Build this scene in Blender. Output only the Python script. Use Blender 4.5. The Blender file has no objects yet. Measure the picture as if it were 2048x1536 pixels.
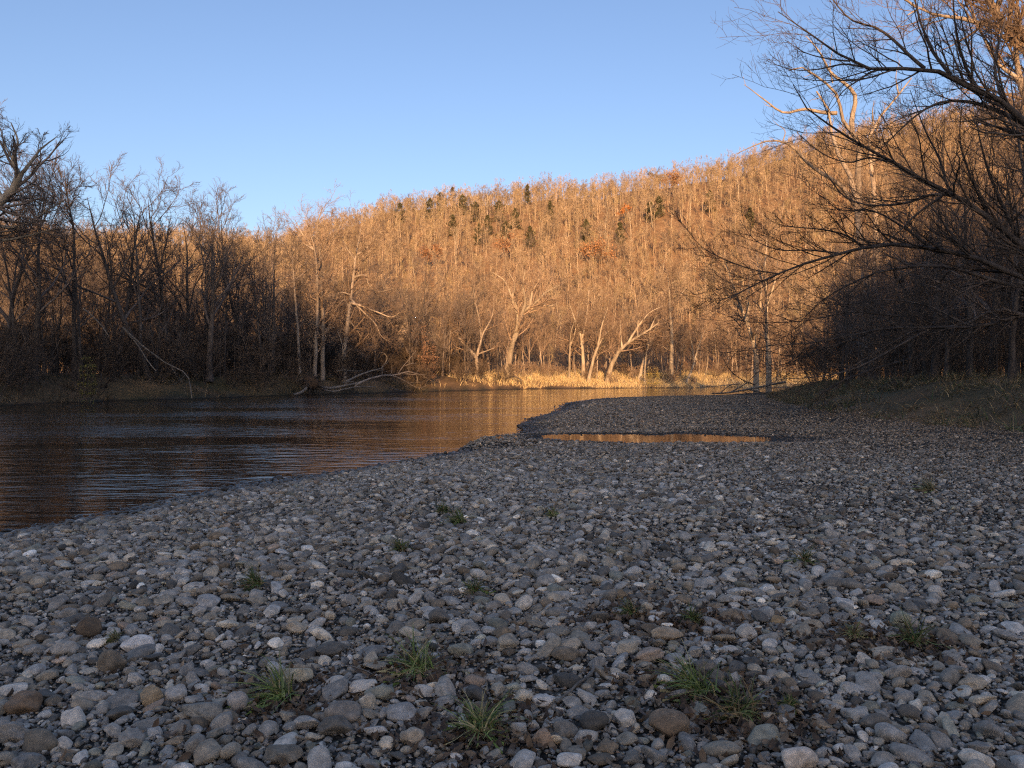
import bpy, math
import numpy as np
from mathutils import Vector

S = bpy.context.scene
COL = S.collection
R = math.radians

# ------------------------------------------------------------------ camera, sky, sun, exposure
CAMZ = 1.7            # eye height above the river surface
FPX, CX, HY = 1607.0, 1024.0, 758.0     # focal length / centre column / horizon row of the 2048 px photograph
cam_d = bpy.data.cameras.new("camera")
cam = bpy.data.objects.new("camera", cam_d)
COL.objects.link(cam)
cam.location = (0, 0, CAMZ)
cam.rotation_euler = (R(90), 0, 0)
cam_d.sensor_fit = 'HORIZONTAL'
cam_d.sensor_width = 36.0
cam_d.lens = 36.0 * FPX / 2048.0
cam_d.shift_y = -10.0 / 2048.0
cam_d.clip_start = 0.05
cam_d.clip_end = 5000
S.camera = cam

SUN_EL, SUN_AZ = 9.0, 0.0    # low evening sun behind the viewer
world = bpy.data.worlds.new("World")
S.world = world
world.use_nodes = True
wn = world.node_tree.nodes
wl = world.node_tree.links
bg = wn["Background"]
sky = wn.new("ShaderNodeTexSky")
sky.sky_type = 'NISHITA'
sky.sun_disc = False
sky.sun_elevation = R(SUN_EL)
sky.sun_rotation = R(180 + SUN_AZ)
sky.altitude = 250
sky.air_density = 1.0
sky.dust_density = 2.4
sky.ozone_density = 1.2
wb = wn.new("ShaderNodeVectorMath"); wb.operation = 'MULTIPLY'
wb.inputs[1].default_value = (0.755, 0.79, 0.985)
wl.new(sky.outputs[0], wb.inputs[0])
wl.new(wb.outputs[0], bg.inputs[0])
bg.inputs[1].default_value = 0.14

sun_d = bpy.data.lights.new("sun", 'SUN')
sun = bpy.data.objects.new("sun", sun_d)
COL.objects.link(sun)
sun_d.energy = 5.0
sun_d.angle = R(0.5)
sun_d.color = (1.0, 0.595, 0.275)
sun.rotation_euler = (R(90 - SUN_EL), 0, R(SUN_AZ))

S.view_settings.view_transform = 'Standard'
S.view_settings.look = 'None'
S.view_settings.exposure = 0.98
S.view_settings.gamma = 1.0
S.cycles.max_bounces = 5
S.cycles.diffuse_bounces = 3
S.cycles.glossy_bounces = 3
S.cycles.transmission_bounces = 2
S.cycles.use_denoising = False
S.cycles.filter_width = 1.2

# ------------------------------------------------------------------ numeric helpers
def P(px, py, Y):
    """the point at depth Y seen at photograph pixel (px, py)"""
    return np.array([(px - CX) / FPX * Y, Y, CAMZ - (py - HY) / FPX * Y])

def sst(a, b, x):
    t = np.clip((x - a) / (b - a), 0, 1)
    return t * t * (3 - 2 * t)

_lat = np.random.default_rng(99).random((256, 256))
def vnoise(x, y, s):
    x = np.asarray(x, float) / s; y = np.asarray(y, float) / s
    xi = np.floor(x).astype(int); yi = np.floor(y).astype(int)
    fx = x - xi; fy = y - yi
    fx = fx * fx * (3 - 2 * fx); fy = fy * fy * (3 - 2 * fy)
    g = lambda i, j: _lat[i % 256, j % 256]
    return (g(xi, yi) * (1 - fx) + g(xi + 1, yi) * fx) * (1 - fy) + (g(xi, yi + 1) * (1 - fx) + g(xi + 1, yi + 1) * fx) * fy - 0.5

def unit(v):
    return v / np.maximum(np.linalg.norm(v, axis=-1, keepdims=True), 1e-9)

def polydist(x, y, pts):
    """distance from points to a polyline"""
    x = np.asarray(x, float); y = np.asarray(y, float)
    best = np.full(x.shape, 1e9)
    for (ax, ay), (bx, by) in zip(pts[:-1], pts[1:]):
        dx, dy = bx - ax, by - ay
        t = np.clip(((x - ax) * dx + (y - ay) * dy) / (dx * dx + dy * dy), 0, 1)
        best = np.minimum(best, np.hypot(x - ax - t * dx, y - ay - t * dy))
    return best

def inpoly(x, y, pts):
    x = np.asarray(x, float); y = np.asarray(y, float)
    c = np.zeros(x.shape, bool)
    n = len(pts)
    for i in range(n):
        ax, ay = pts[i]; bx, by = pts[(i + 1) % n]
        if ay == by:
            continue
        c ^= ((ay > y) != (by > y)) & (x < (bx - ax) * (y - ay) / (by - ay) + ax)
    return c

# ------------------------------------------------------------------ lie of the land
BAR = [(-9, -80), (-8, -5), (-6.6, 4), (-5.6, 8.6), (-5.0, 9.7), (-4.7, 11.3), (-4.25, 12.6), (-3.4, 14.2), (-2.7, 15.4),
       (-1.8, 17.4), (-.8, 20), (.4, 24.8), (.2, 29.0), (.9, 34), (2.6, 42.7), (3.8, 56), (7.7, 69), (13.4, 77), (18, 81),
       (22.5, 86), (28.7, 98), (45, 106), (90, 110), (400, 112)]
FAR = [(-40, -80), (-36, 20), (-34, 40), (-32, 50.6), (-31, 60.7), (-27, 70), (-22.4, 85), (-14, 101), (-8.8, 114), (6.5, 137),
       (26, 150), (40, 152), (70, 150), (400, 148)]
RIVER = BAR + FAR[::-1]
GRASS = [(13.6, -80), (13.2, 10), (12.7, 20.5), (12.4, 23), (12.3, 29), (14, 38), (17, 50), (22, 68), (27, 84), (33, 95), (60, 102), (400, 104)]
GPOLY = GRASS + [(400, -80)]
RIDGE_PX = [-3000, -800, 0, 300, 560, 620, 750, 870, 1000, 1200, 1300, 1450, 1600, 1750, 2048, 3500]
RIDGE_T = [.10, .13, .164, .166, .178, .199, .222, .237, .243, .249, .257, .269, .286, .291, .298, .25]
PUD = (3.75, 19.6, 2.6, 1.35)

def puddle_field(x, y):
    u = (x - PUD[0]) / PUD[2]; v = (y - PUD[1] + 0.05 * (x - PUD[0])) / PUD[3]
    return 1 - np.sqrt(u * u + v * v) + 0.5 * vnoise(x, y, .9)

def fields(x, y):
    inside = inpoly(x, y, RIVER)
    db = polydist(x, y, BAR); df = polydist(x, y, FAR)
    onbar = db < df
    dg = polydist(x, y, GRASS) * np.where(inpoly(x, y, GPOLY), 1, -1)
    return inside, db, df, onbar, dg

def ground_z(x, y, full=False):
    x = np.asarray(x, float); y = np.asarray(y, float)
    inside, db, df, onbar, dg = fields(x, y)
    near = np.clip(1.4 - np.hypot(x, y) / 60, 0, 1)
    # gravel bar and the grass bank behind it
    dbn = np.maximum(db + 0.45 * vnoise(x, y, 1.6) * near, 0)
    zb = (0.36 - .2 * sst(36, 66, y)) * (1 - np.exp(-dbn / 2.6)) + 0.08 * sst(8, 20, db) * (1 - sst(40, 60, y))
    zb = zb + 0.07 * vnoise(x, y, 1.3) * sst(0, 3, dbn) * near
    pf = puddle_field(x, y)
    zb = zb + (.268 + .02 * vnoise(x, y, .6) - zb) * sst(-1.2, -.3, pf)
    zb = zb - .12 * sst(-.1, .35, pf)
    dgn = dg + 1.2 * vnoise(x, y, 4)
    zb = zb + 1.25 * sst(-.4, 6, dgn) + 0.3 * sst(5, 25, dgn) + .25 * vnoise(x, y, 2.5) * sst(0, 3, dgn)
    # opposite bank: steep cut bank upstream, low beach at the bend
    beach = sst(-4, 22, x) * sst(60, 120, y)
    zf = (1 - beach) * (1.8 + .9 * vnoise(x, y, 7)) * sst(0, 4.5, df + 2.6 * vnoise(x, y, 2.6)) + beach * (1.9 * sst(0, 14, df) + .5 * sst(10, 25, df))
    zf = zf + 0.012 * df + .5 * vnoise(x, y, 6) * sst(1, 6, df)
    r = np.hypot(x, y)
    px = CX + FPX * x / np.maximum(y, 1e-3)
    px = np.where(y > 20, px, np.where(x < 0, -3000, 3500))
    zr = np.interp(px, RIDGE_PX, RIDGE_T)
    zr = (zr - .033) * 430
    u = np.clip((r - 188) / 242, 0, 1)
    s = .55 * u + .45 * u * u * (3 - 2 * u)
    zh = zr * s * (1 - .35 * sst(430, 800, r)) + 7 * vnoise(x, y, 55) * sst(0, .3, u) + 3 * vnoise(x, y, 22) * sst(0, .2, u)
    zf = zf + np.where(y > 0, zh, 0)
    z = np.where(onbar, zb, zf)
    zin = -np.minimum(np.minimum(db, df) * .12, 1.4) + .10 * vnoise(x, y, .9) * near * (db < 1.6) - .015
    z = np.where(inside, zin, z)
    # wooded ridge behind the viewer, which puts the valley floor in the shade
    z = z + (28.5 + 4 * vnoise(x, y, 40) + np.interp(x, [-40, -32, -22, -14, -8, -3, 1, 9, 14, 36, 40, 44, 50], [9, 20, 18.5, 13, 6, 3.5, 5, 8, 9, 9, 4, 5, 10])) * sst(-45, -150, y) * (1 - .3 * sst(-150, -320, y))
    if full:
        return z, inside, db, df, onbar, dg, r
    return z

def gz(x, y):
    return float(ground_z(np.array([x]), np.array([y]))[0])

def GP(px, py):
    """the ground point seen at pixel (px, py)"""
    zg = 0.3
    for _ in range(6):
        D = (CAMZ - zg) * FPX / (py - HY)
        X = (px - CX) / FPX * D
        zg = gz(X, D)
    return np.array([X, D, zg])

# ------------------------------------------------------------------ mesh helpers
def mesh_from(name, verts, faces, k, mat, smooth=True, cols=None, colname="tint"):
    """faces: (n, k) int array; cols: (verts, 4)"""
    me = bpy.data.meshes.new(name)
    verts = np.ascontiguousarray(verts, np.float32); faces = np.ascontiguousarray(faces, np.int32)
    me.vertices.add(len(verts)); me.vertices.foreach_set("co", verts.ravel())
    me.loops.add(faces.size); me.loops.foreach_set("vertex_index", faces.ravel())
    me.polygons.add(len(faces)); me.polygons.foreach_set("loop_start", np.arange(0, faces.size, k, dtype=np.int32))
    me.polygons.foreach_set("use_smooth", np.full(len(faces), smooth))
    if cols is not None:
        a = me.color_attributes.new(colname, 'FLOAT_COLOR', 'POINT')
        a.data.foreach_set("color", np.ascontiguousarray(cols, np.float32).ravel())
    me.update(calc_edges=True)
    me.materials.append(mat)
    return me

def obj(name, me, parent=None, loc=None):
    o = bpy.data.objects.new(name, me)
    COL.objects.link(o)
    if parent is not None:
        o.parent = parent
    if loc is not None:
        o.location = loc
    return o

def tag(o, label=None, cat=None, group=None, kind=None):
    if label: o["label"] = label
    if cat: o["category"] = cat
    if group: o["group"] = group
    if kind: o["kind"] = kind
    return o

def empty(name, loc, label, cat, group=None):
    o = bpy.data.objects.new(name, None)
    o.empty_display_size = .3
    COL.objects.link(o)
    o.location = loc
    return tag(o, label, cat, group)

def copy_tree(root, loc, rz=0, sc=1.0, label=None, group=None):
    c = root.copy(); COL.objects.link(c)
    c.location = loc; c.rotation_euler = (0, 0, rz); c.scale = (sc, sc, sc)
    if label: c["label"] = label
    if group: c["group"] = group
    for ch in list(root.children):
        d = ch.copy(); COL.objects.link(d); d.parent = c
    return c

def tubes(batches):
    """batches: list of (P (m,n,3), rad (m,n), sides) -> verts, quads"""
    V, F, off = [], [], 0
    for Pt, rad, k in batches:
        m, n, _ = Pt.shape
        if m == 0:
            continue
        t = unit(np.gradient(Pt, axis=1))
        mean = unit(Pt[:, -1] - Pt[:, 0])
        ref = np.where(np.abs(mean[:, 2:3]) > .7, np.array([[1., .2, 0]]), np.array([[.1, .05, 1.]]))
        u = unit(np.cross(t, ref[:, None, :])); w = np.cross(t, u)
        a = np.arange(k) * 2 * math.pi / k
        ring = (Pt[:, :, None, :] + rad[:, :, None, None] * (u[:, :, None, :] * np.cos(a)[None, None, :, None] + w[:, :, None, :] * np.sin(a)[None, None, :, None]))
        V.append(ring.reshape(-1, 3))
        i = np.arange(m)[:, None, None] * n * k + np.arange(n - 1)[None, :, None] * k
        j = np.arange(k)[None, None, :]; j2 = (j + 1) % k
        F.append((np.stack([i + j, i + j2, i + k + j2, i + k + j], -1) + off).reshape(-1, 4))
        off += m * n * k
    return np.concatenate(V), np.concatenate(F)

def resample(pts, n):
    """smooth polyline through pts with n points"""
    pts = np.asarray(pts, float)
    d = np.concatenate([[0], np.cumsum(np.linalg.norm(np.diff(pts, axis=0), axis=1))])
    s = np.linspace(0, d[-1], n)
    m = np.gradient(pts, d, axis=0) if len(pts) > 2 else np.repeat((pts[1:] - pts[:1]) / d[-1], 2, 0)
    out = []
    for q in s:
        i = min(np.searchsorted(d, q, side='right') - 1, len(d) - 2)
        h = d[i + 1] - d[i]; t = (q - d[i]) / h
        out.append((2*t**3-3*t**2+1)*pts[i] + (t**3-2*t**2+t)*h*m[i] + (-2*t**3+3*t**2)*pts[i+1] + (t**3-t**2)*h*m[i+1])
    return np.array(out)

def sprout(Pt, rad, count, rng, f=(.25, 1.), ang=(30, 60), lr=(.4, .6), fall=.4, rr=.6, rmin=.01, n=5, wig=.15, up=.05, side=None, lmax=99, tip=.35, perlen=None):
    """branches growing from the tubes (Pt, rad)"""
    m, npt, _ = Pt.shape
    L = np.linalg.norm(np.diff(Pt, axis=1), axis=2).sum(1)
    reps = np.full(m, count) if perlen is None else np.maximum(1, np.round(L * perlen + rng.random(m) - .5)).astype(int)
    idx = np.repeat(np.arange(m), reps)
    M = len(idx)
    order = np.concatenate([np.arange(r) for r in reps])
    ff = f[0] + (f[1] - f[0]) * (order + rng.random(M)) / reps[idx]
    ff = np.clip(ff, 0, .999)
    q = ff * (npt - 1); i = q.astype(int); t = (q - i)[:, None]
    pos = Pt[idx, i] * (1 - t) + Pt[idx, i + 1] * t
    pr = rad[idx, i] * (1 - t[:, 0]) + rad[idx, i + 1] * t[:, 0]
    tan = unit(Pt[idx, i + 1] - Pt[idx, i])
    v = rng.normal(size=(M, 3))
    if side is not None:
        v = v + np.asarray(side)
    v = unit(v - (v * tan).sum(1, keepdims=True) * tan)
    a = np.radians(rng.uniform(ang[0], ang[1], M))[:, None]
    d = unit(tan * np.cos(a) + v * np.sin(a))
    ln = np.minimum(L[idx] * rng.uniform(lr[0], lr[1], M) * (1 - fall * ff), lmax * rng.uniform(.6, 1, M))
    r0 = np.maximum(np.minimum(pr * rr, .03 * ln + rmin), rmin)
    out = np.empty((M, n, 3)); out[:, 0] = pos
    for k in range(1, n):
        d = unit(d + wig * rng.normal(size=(M, 3)) + np.array([0, 0, up]))
        pos = pos + d * (ln / (n - 1))[:, None]
        out[:, k] = pos
    rads = r0[:, None] * np.linspace(1, tip, n)[None, :]
    return out, np.maximum(rads, rmin * .6)

def climb(starts, dirs, lens, r0, r1, rng, n=10, wig=.07, up=.03):
    m = len(starts)
    out = np.empty((m, n, 3)); p = np.asarray(starts, float); d = unit(np.asarray(dirs, float))
    lens = np.asarray(lens, float)
    out[:, 0] = p
    for k in range(1, n):
        d = unit(d + wig * rng.normal(size=(m, 3)) + np.array([0, 0, up]))
        p = p + d * (lens / (n - 1))[:, None]
        out[:, k] = p
    s = np.linspace(0, 1, n)[None, :]
    r0 = np.broadcast_to(np.asarray(r0, float).reshape(-1, 1), (m, 1)); r1 = np.broadcast_to(np.asarray(r1, float).reshape(-1, 1), (m, 1))
    rad = r0 * (1 - s) ** .8 + r1 * (1 - (1 - s) ** .8) + r0 * .35 * np.clip(1 - s * 9, 0, 1)
    return out, rad

# ------------------------------------------------------------------ materials
def nmat(name):
    m = bpy.data.materials.new(name)
    m.use_nodes = True
    return m, m.node_tree.nodes, m.node_tree.links, m.node_tree.nodes["Principled BSDF"]

def ramp(nodes, stops):
    r = nodes.new("ShaderNodeValToRGB")
    e = r.color_ramp.elements
    while len(e) < len(stops):
        e.new(.5)
    for i, (p, c) in enumerate(stops):
        e[i].position = p; e[i].color = (*c, 1)
    return r

def noise(nodes, links, scale, detail=4, coord=None, rough=.6):
    n = nodes.new("ShaderNodeTexNoise")
    n.inputs["Scale"].default_value = scale
    n.inputs["Detail"].default_value = detail
    n.inputs["Roughness"].default_value = rough
    if coord is not None:
        links.new(coord, n.inputs["Vector"])
    return n

def bark(name, dark, light, scale=6, bump=.4, varied=.25):
    m, N, L, b = nmat(name)
    tc = N.new("ShaderNodeTexCoord")
    mp = N.new("ShaderNodeMapping"); mp.inputs["Scale"].default_value = (1, 1, .25)
    L.new(tc.outputs["Object"], mp.inputs[0])
    n = noise(N, L, scale, 6, mp.outputs[0], .65)
    r = ramp(N, [(.35, dark), (.65, light)])
    L.new(n.outputs[0], r.inputs[0])
    oi = N.new("ShaderNodeObjectInfo")
    hv = N.new("ShaderNodeHueSaturation")
    mr = N.new("ShaderNodeMapRange")
    mr.inputs["To Min"].default_value = 1 - varied; mr.inputs["To Max"].default_value = 1 + varied
    L.new(oi.outputs["Random"], mr.inputs[0]); L.new(mr.outputs[0], hv.inputs["Value"])
    L.new(r.outputs[0], hv.inputs["Color"]); L.new(hv.outputs[0], b.inputs["Base Color"])
    bp = N.new("ShaderNodeBump"); bp.inputs["Strength"].default_value = bump; bp.inputs["Distance"].default_value = .03
    L.new(n.outputs[0], bp.inputs["Height"]); L.new(bp.outputs[0], b.inputs["Normal"])
    b.inputs["Roughness"].default_value = .9
    b.inputs["Specular IOR Level"].default_value = .2
    return m

def attr_mat(name, rough=.85, bump=0, scale=30, spec=.3, trans=0):
    """colour from the 'tint' attribute (the thing's own colour) with fine mottling"""
    m, N, L, b = nmat(name)
    at = N.new("ShaderNodeAttribute"); at.attribute_name = "tint"
    tc = N.new("ShaderNodeTexCoord")
    n = noise(N, L, scale, 5, tc.outputs["Object"])
    mr = N.new("ShaderNodeMapRange"); mr.inputs["To Min"].default_value = .55; mr.inputs["To Max"].default_value = 1.45
    mr.inputs["From Min"].default_value = .25; mr.inputs["From Max"].default_value = .75
    L.new(n.outputs[0], mr.inputs[0])
    hv = N.new("ShaderNodeHueSaturation")
    L.new(at.outputs["Color"], hv.inputs["Color"]); L.new(mr.outputs[0], hv.inputs["Value"])
    L.new(hv.outputs[0], b.inputs["Base Color"])
    b.inputs["Roughness"].default_value = rough
    b.inputs["Specular IOR Level"].default_value = spec
    if bump:
        bp = N.new("ShaderNodeBump"); bp.inputs["Strength"].default_value = bump; bp.inputs["Distance"].default_value = .01
        L.new(n.outputs[0], bp.inputs["Height"]); L.new(bp.outputs[0], b.inputs["Normal"])
    return m

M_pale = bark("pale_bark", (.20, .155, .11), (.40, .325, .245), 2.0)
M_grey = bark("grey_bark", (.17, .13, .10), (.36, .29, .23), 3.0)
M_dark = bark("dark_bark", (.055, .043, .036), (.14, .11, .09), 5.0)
M_twig = bark("twig_bark", (.17, .115, .08), (.29, .205, .145), 1.2, .0, .3)
M_twig_dark = bark("dark_twig_bark", (.065, .046, .034), (.13, .095, .07), 1.2, .0, .3)
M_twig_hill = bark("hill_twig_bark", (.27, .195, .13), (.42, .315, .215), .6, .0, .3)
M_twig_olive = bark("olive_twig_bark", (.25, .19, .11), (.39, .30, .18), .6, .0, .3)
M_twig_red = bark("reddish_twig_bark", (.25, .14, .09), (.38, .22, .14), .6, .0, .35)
M_twig_left = bark("shaded_twig_bark", (.105, .082, .068), (.20, .155, .13), 1.2, .0, .3)  # twig bark darkened and greyed, woodland shade put into the colour
M_drift = bark("driftwood_surface", (.09, .075, .06), (.26, .22, .18), 5, .4)
M_blade = attr_mat("grass_blade", .8, 0, 3)
M_leaf = attr_mat("dry_leaf", .85, 0, 20)

# stones: own colour, mottling, speckles; the alpha of 'tint' says how wet
def stone_mat():
    m, N, L, b = nmat("river_stone")
    at = N.new("ShaderNodeAttribute"); at.attribute_name = "tint"
    tc = N.new("ShaderNodeNewGeometry")
    n1 = noise(N, L, 28, 6, tc.outputs["Position"], .65)
    n2 = noise(N, L, 170, 3, tc.outputs["Position"], .7)
    n3 = noise(N, L, 9, 3, tc.outputs["Position"], .6)
    mr = N.new("ShaderNodeMapRange"); mr.inputs["From Min"].default_value = .3; mr.inputs["From Max"].default_value = .7
    mr.inputs["To Min"].default_value = .62; mr.inputs["To Max"].default_value = 1.38
    L.new(n1.outputs[0], mr.inputs[0])
    mr2 = N.new("ShaderNodeMapRange"); mr2.inputs["From Min"].default_value = .3; mr2.inputs["From Max"].default_value = .72
    mr2.inputs["To Min"].default_value = .75; mr2.inputs["To Max"].default_value = 1.3
    L.new(n2.outputs[0], mr2.inputs[0])
    mu = N.new("ShaderNodeMath"); mu.operation = 'MULTIPLY'
    L.new(mr.outputs[0], mu.inputs[0]); L.new(mr2.outputs[0], mu.inputs[1])
    hv = N.new("ShaderNodeHueSaturation")
    L.new(at.outputs["Color"], hv.inputs["Color"]); L.new(mu.outputs[0], hv.inputs["Value"])
    # brown silt film in patches
    mx = N.new("ShaderNodeMix"); mx.data_type = 'RGBA'
    rp = ramp(N, [(.52, (0, 0, 0)), (.7, (.35, .35, .35))])
    L.new(n3.outputs[0], rp.inputs[0]); L.new(rp.outputs[0], mx.inputs["Factor"])
    L.new(hv.outputs[0], mx.inputs["A"]); mx.inputs["B"].default_value = (.15, .115, .08, 1)
    # wet stones are darker and glossier
    wet = N.new("ShaderNodeMapRange"); wet.inputs["To Min"].default_value = 1; wet.inputs["To Max"].default_value = .25
    L.new(at.outputs["Alpha"], wet.inputs[0])
    hv2 = N.new("ShaderNodeHueSaturation"); L.new(mx.outputs["Result"], hv2.inputs["Color"]); L.new(wet.outputs[0], hv2.inputs["Value"])
    L.new(hv2.outputs[0], b.inputs["Base Color"])
    ro = N.new("ShaderNodeMapRange"); ro.inputs["To Min"].default_value = .82; ro.inputs["To Max"].default_value = .22
    L.new(at.outputs["Alpha"], ro.inputs[0]); L.new(ro.outputs[0], b.inputs["Roughness"])
    b.inputs["Specular IOR Level"].default_value = .35
    bp = N.new("ShaderNodeBump"); bp.inputs["Strength"].default_value = .4; bp.inputs["Distance"].default_value = .005
    ad = N.new("ShaderNodeMath"); ad.operation = 'MULTIPLY_ADD'; ad.inputs[1].default_value = .35
    L.new(n2.outputs[0], ad.inputs[0]); L.new(n1.outputs[0], ad.inputs[2])
    L.new(ad.outputs[0], bp.inputs["Height"]); L.new(bp.outputs[0], b.inputs["Normal"])
    return m
M_stone = stone_mat()

# ground: gravel / grass soil / leaf litter by the 'cover' attribute (r gravel, g grass, b sand)
def ground_mat():
    m, N, L, b = nmat("ground_cover")
    g = N.new("ShaderNodeNewGeometry")
    at = N.new("ShaderNodeAttribute"); at.attribute_name = "cover"
    sep = N.new("ShaderNodeSeparateColor"); L.new(at.outputs["Color"], sep.inputs[0])
    def vor(scale):
        v = N.new("ShaderNodeTexVoronoi"); v.inputs["Scale"].default_value = scale
        L.new(g.outputs["Position"], v.inputs["Vector"]); return v
    v1 = vor(24); v2 = vor(9)
    rg = ramp(N, [(0, (.03, .027, .022)), (.4, (.06, .052, .042)), (.7, (.11, .10, .085)), (1, (.2, .19, .16))])  # dark soil under the stones, also deepening the shade of the gaps
    sx = N.new("ShaderNodeSeparateColor"); L.new(v1.outputs["Color"], sx.inputs[0])
    L.new(sx.outputs[0], rg.inputs[0])
    edge = N.new("ShaderNodeMapRange"); edge.inputs["From Max"].default_value = .6; edge.inputs["To Min"].default_value = 1.15; edge.inputs["To Max"].default_value = .35
    L.new(v1.outputs["Distance"], edge.inputs[0])
    hv = N.new("ShaderNodeHueSaturation"); L.new(rg.outputs[0], hv.inputs["Color"]); L.new(edge.outputs[0], hv.inputs["Value"])
    # leaf litter
    n1 = noise(N, L, .5, 8, g.outputs["Position"], .75)
    rl = ramp(N, [(.3, (.14, .085, .05)), (.55, (.25, .15, .08)), (.75, (.36, .23, .12))])
    L.new(n1.outputs[0], rl.inputs[0])
    n2 = noise(N, L, 3, 8, g.outputs["Position"], .7)
    rgr = ramp(N, [(.35, (.035, .045, .018)), (.55, (.07, .065, .03)), (.75, (.14, .11, .06))])
    L.new(n2.outputs[0], rgr.inputs[0])
    rs = ramp(N, [(.3, (.30, .22, .14)), (.7, (.46, .36, .25))])
    L.new(n2.outputs[0], rs.inputs[0])
    def mix(a, bb, f):
        x = N.new("ShaderNodeMix"); x.data_type = 'RGBA'
        L.new(f, x.inputs["Factor"]); L.new(a, x.inputs["A"]); L.new(bb, x.inputs["B"]); return x.outputs["Result"]
    c = mix(rl.outputs[0], hv.outputs[0], sep.outputs[0])
    c = mix(c, rgr.outputs[0], sep.outputs[1])
    c = mix(c, rs.outputs[0], sep.outputs[2])
    # wet near the waterline (by height)
    sp = N.new("ShaderNodeSeparateXYZ"); L.new(g.outputs["Position"], sp.inputs[0])
    w = N.new("ShaderNodeMapRange"); w.inputs["From Min"].default_value = .01; w.inputs["From Max"].default_value = .11
    w.inputs["To Min"].default_value = .35; w.inputs["To Max"].default_value = 1
    L.new(sp.outputs[2], w.inputs[0])
    h2 = N.new("ShaderNodeHueSaturation"); L.new(c, h2.inputs["Color"]); L.new(w.outputs[0], h2.inputs["Value"])
    L.new(h2.outputs[0], b.inputs["Base Color"])
    b.inputs["Roughness"].default_value = .9
    b.inputs["Specular IOR Level"].default_value = .2
    bp = N.new("ShaderNodeBump"); bp.inputs["Strength"].default_value = .8; bp.inputs["Distance"].default_value = .03
    inv = N.new("ShaderNodeMath"); inv.operation = 'MULTIPLY'; inv.inputs[1].default_value = -1
    L.new(v1.outputs["Distance"], inv.inputs[0]); L.new(inv.outputs[0], bp.inputs["Height"])
    L.new(bp.outputs[0], b.inputs["Normal"])
    return m
M_ground = ground_mat()

def water_mat(name, amp):
    m, N, L, b = nmat(name)
    g = N.new("ShaderNodeNewGeometry")
    def wav(sx, sy, scale, rot, detail):
        mp = N.new("ShaderNodeMapping"); mp.inputs["Scale"].default_value = (sx, sy, 1); mp.inputs["Rotation"].default_value = (0, 0, R(rot))
        L.new(g.outputs["Position"], mp.inputs[0])
        return noise(N, L, scale, detail, mp.outputs[0], .55)
    a1 = wav(.55, 1.5, 1.5, 24, 2)
    a2 = wav(.6, 1.3, 5.5, 10, 3)
    big = wav(.5, 1, .10, 0, 3)
    rp = N.new("ShaderNodeMapRange"); rp.inputs["From Min"].default_value = .38; rp.inputs["From Max"].default_value = .62
    rp.inputs["To Min"].default_value = .3; rp.inputs["To Max"].default_value = 1.9
    L.new(big.outputs[0], rp.inputs[0])
    ad = N.new("ShaderNodeMath"); ad.operation = 'MULTIPLY_ADD'; ad.inputs[1].default_value = .28
    L.new(a2.outputs[0], ad.inputs[0]); L.new(a1.outputs[0], ad.inputs[2])
    sx = N.new("ShaderNodeSeparateXYZ"); L.new(g.outputs["Position"], sx.inputs[0])
    rf = N.new("ShaderNodeMapRange"); rf.interpolation_type = 'SMOOTHSTEP'
    rf.inputs["From Min"].default_value = -4; rf.inputs["From Max"].default_value = -15
    rf.inputs["To Min"].default_value = 1; rf.inputs["To Max"].default_value = 2.0
    L.new(sx.outputs[0], rf.inputs[0])
    m0 = N.new("ShaderNodeMath"); m0.operation = 'MULTIPLY'
    L.new(rp.outputs[0], m0.inputs[0]); L.new(rf.outputs[0], m0.inputs[1])
    mu = N.new("ShaderNodeMath"); mu.operation = 'MULTIPLY'
    L.new(ad.outputs[0], mu.inputs[0]); L.new(m0.outputs[0], mu.inputs[1])
    bp = N.new("ShaderNodeBump"); bp.inputs["Strength"].default_value = 1; bp.inputs["Distance"].default_value = amp
    L.new(mu.outputs[0], bp.inputs["Height"]); L.new(bp.outputs[0], b.inputs["Normal"])
    b.inputs["Base Color"].default_value = (.022, .013, .008, 1)
    b.inputs["Roughness"].default_value = .05
    b.inputs["IOR"].default_value = 1.33
    return m
M_water = water_mat("river_water", .036)
M_pool = water_mat("still_water", .002)

# ------------------------------------------------------------------ ground sheet
def axis(lo, hi, fine_lo, fine_hi, d0, grow, dmax):
    a = [fine_lo]
    while a[-1] < fine_hi: a.append(a[-1] + d0)
    d = d0
    while a[-1] < hi:
        d = min(d * grow, dmax); a.append(a[-1] + d)
    d = d0; lo_s = [fine_lo]
    while lo_s[-1] > lo:
        d = min(d * grow, dmax); lo_s.append(lo_s[-1] - d)
    return np.array(lo_s[:0:-1] + a)
gx = axis(-700, 700, -9, 16, .22, 1.05, 9)
gy = axis(-420, 950, 1, 34, .22, 1.04, 9)
GX, GY = np.meshgrid(gx, gy)
fx, fy = GX.ravel(), GY.ravel()
zz, ins, db, df, onbar, dg, rr_ = ground_z(fx, fy, True)
cov = np.zeros((len(fx), 4)); cov[:, 3] = 1
cov[:, 0] = np.where(onbar | ins, 1 - sst(-1, 1.5, dg + 2 * vnoise(fx, fy, 3)), 1 - sst(.2, 1.4, df))
cov[:, 1] = np.where(onbar & ~ins, (.55 + .7 * vnoise(fx, fy, 2.2)) * sst(-.5, 2, dg + 2 * vnoise(fx, fy, 3)) + .35 * sst(32, 60, fy) * sst(.5, 1, vnoise(fx, fy, 5) + .7), 0)
cov[:, 1] = np.clip(cov[:, 1] * (1 - .85 * sst(14, 40, dg)), 0, 1)
cov[:, 1] = np.where(~onbar & ~ins & (fx < 8), np.maximum(cov[:, 1], (.45 + .8 * vnoise(fx, fy, 2.5)) * (1 - sst(8, 14, df)) * (1 - sst(-16, 4, fx))), cov[:, 1])
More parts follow.
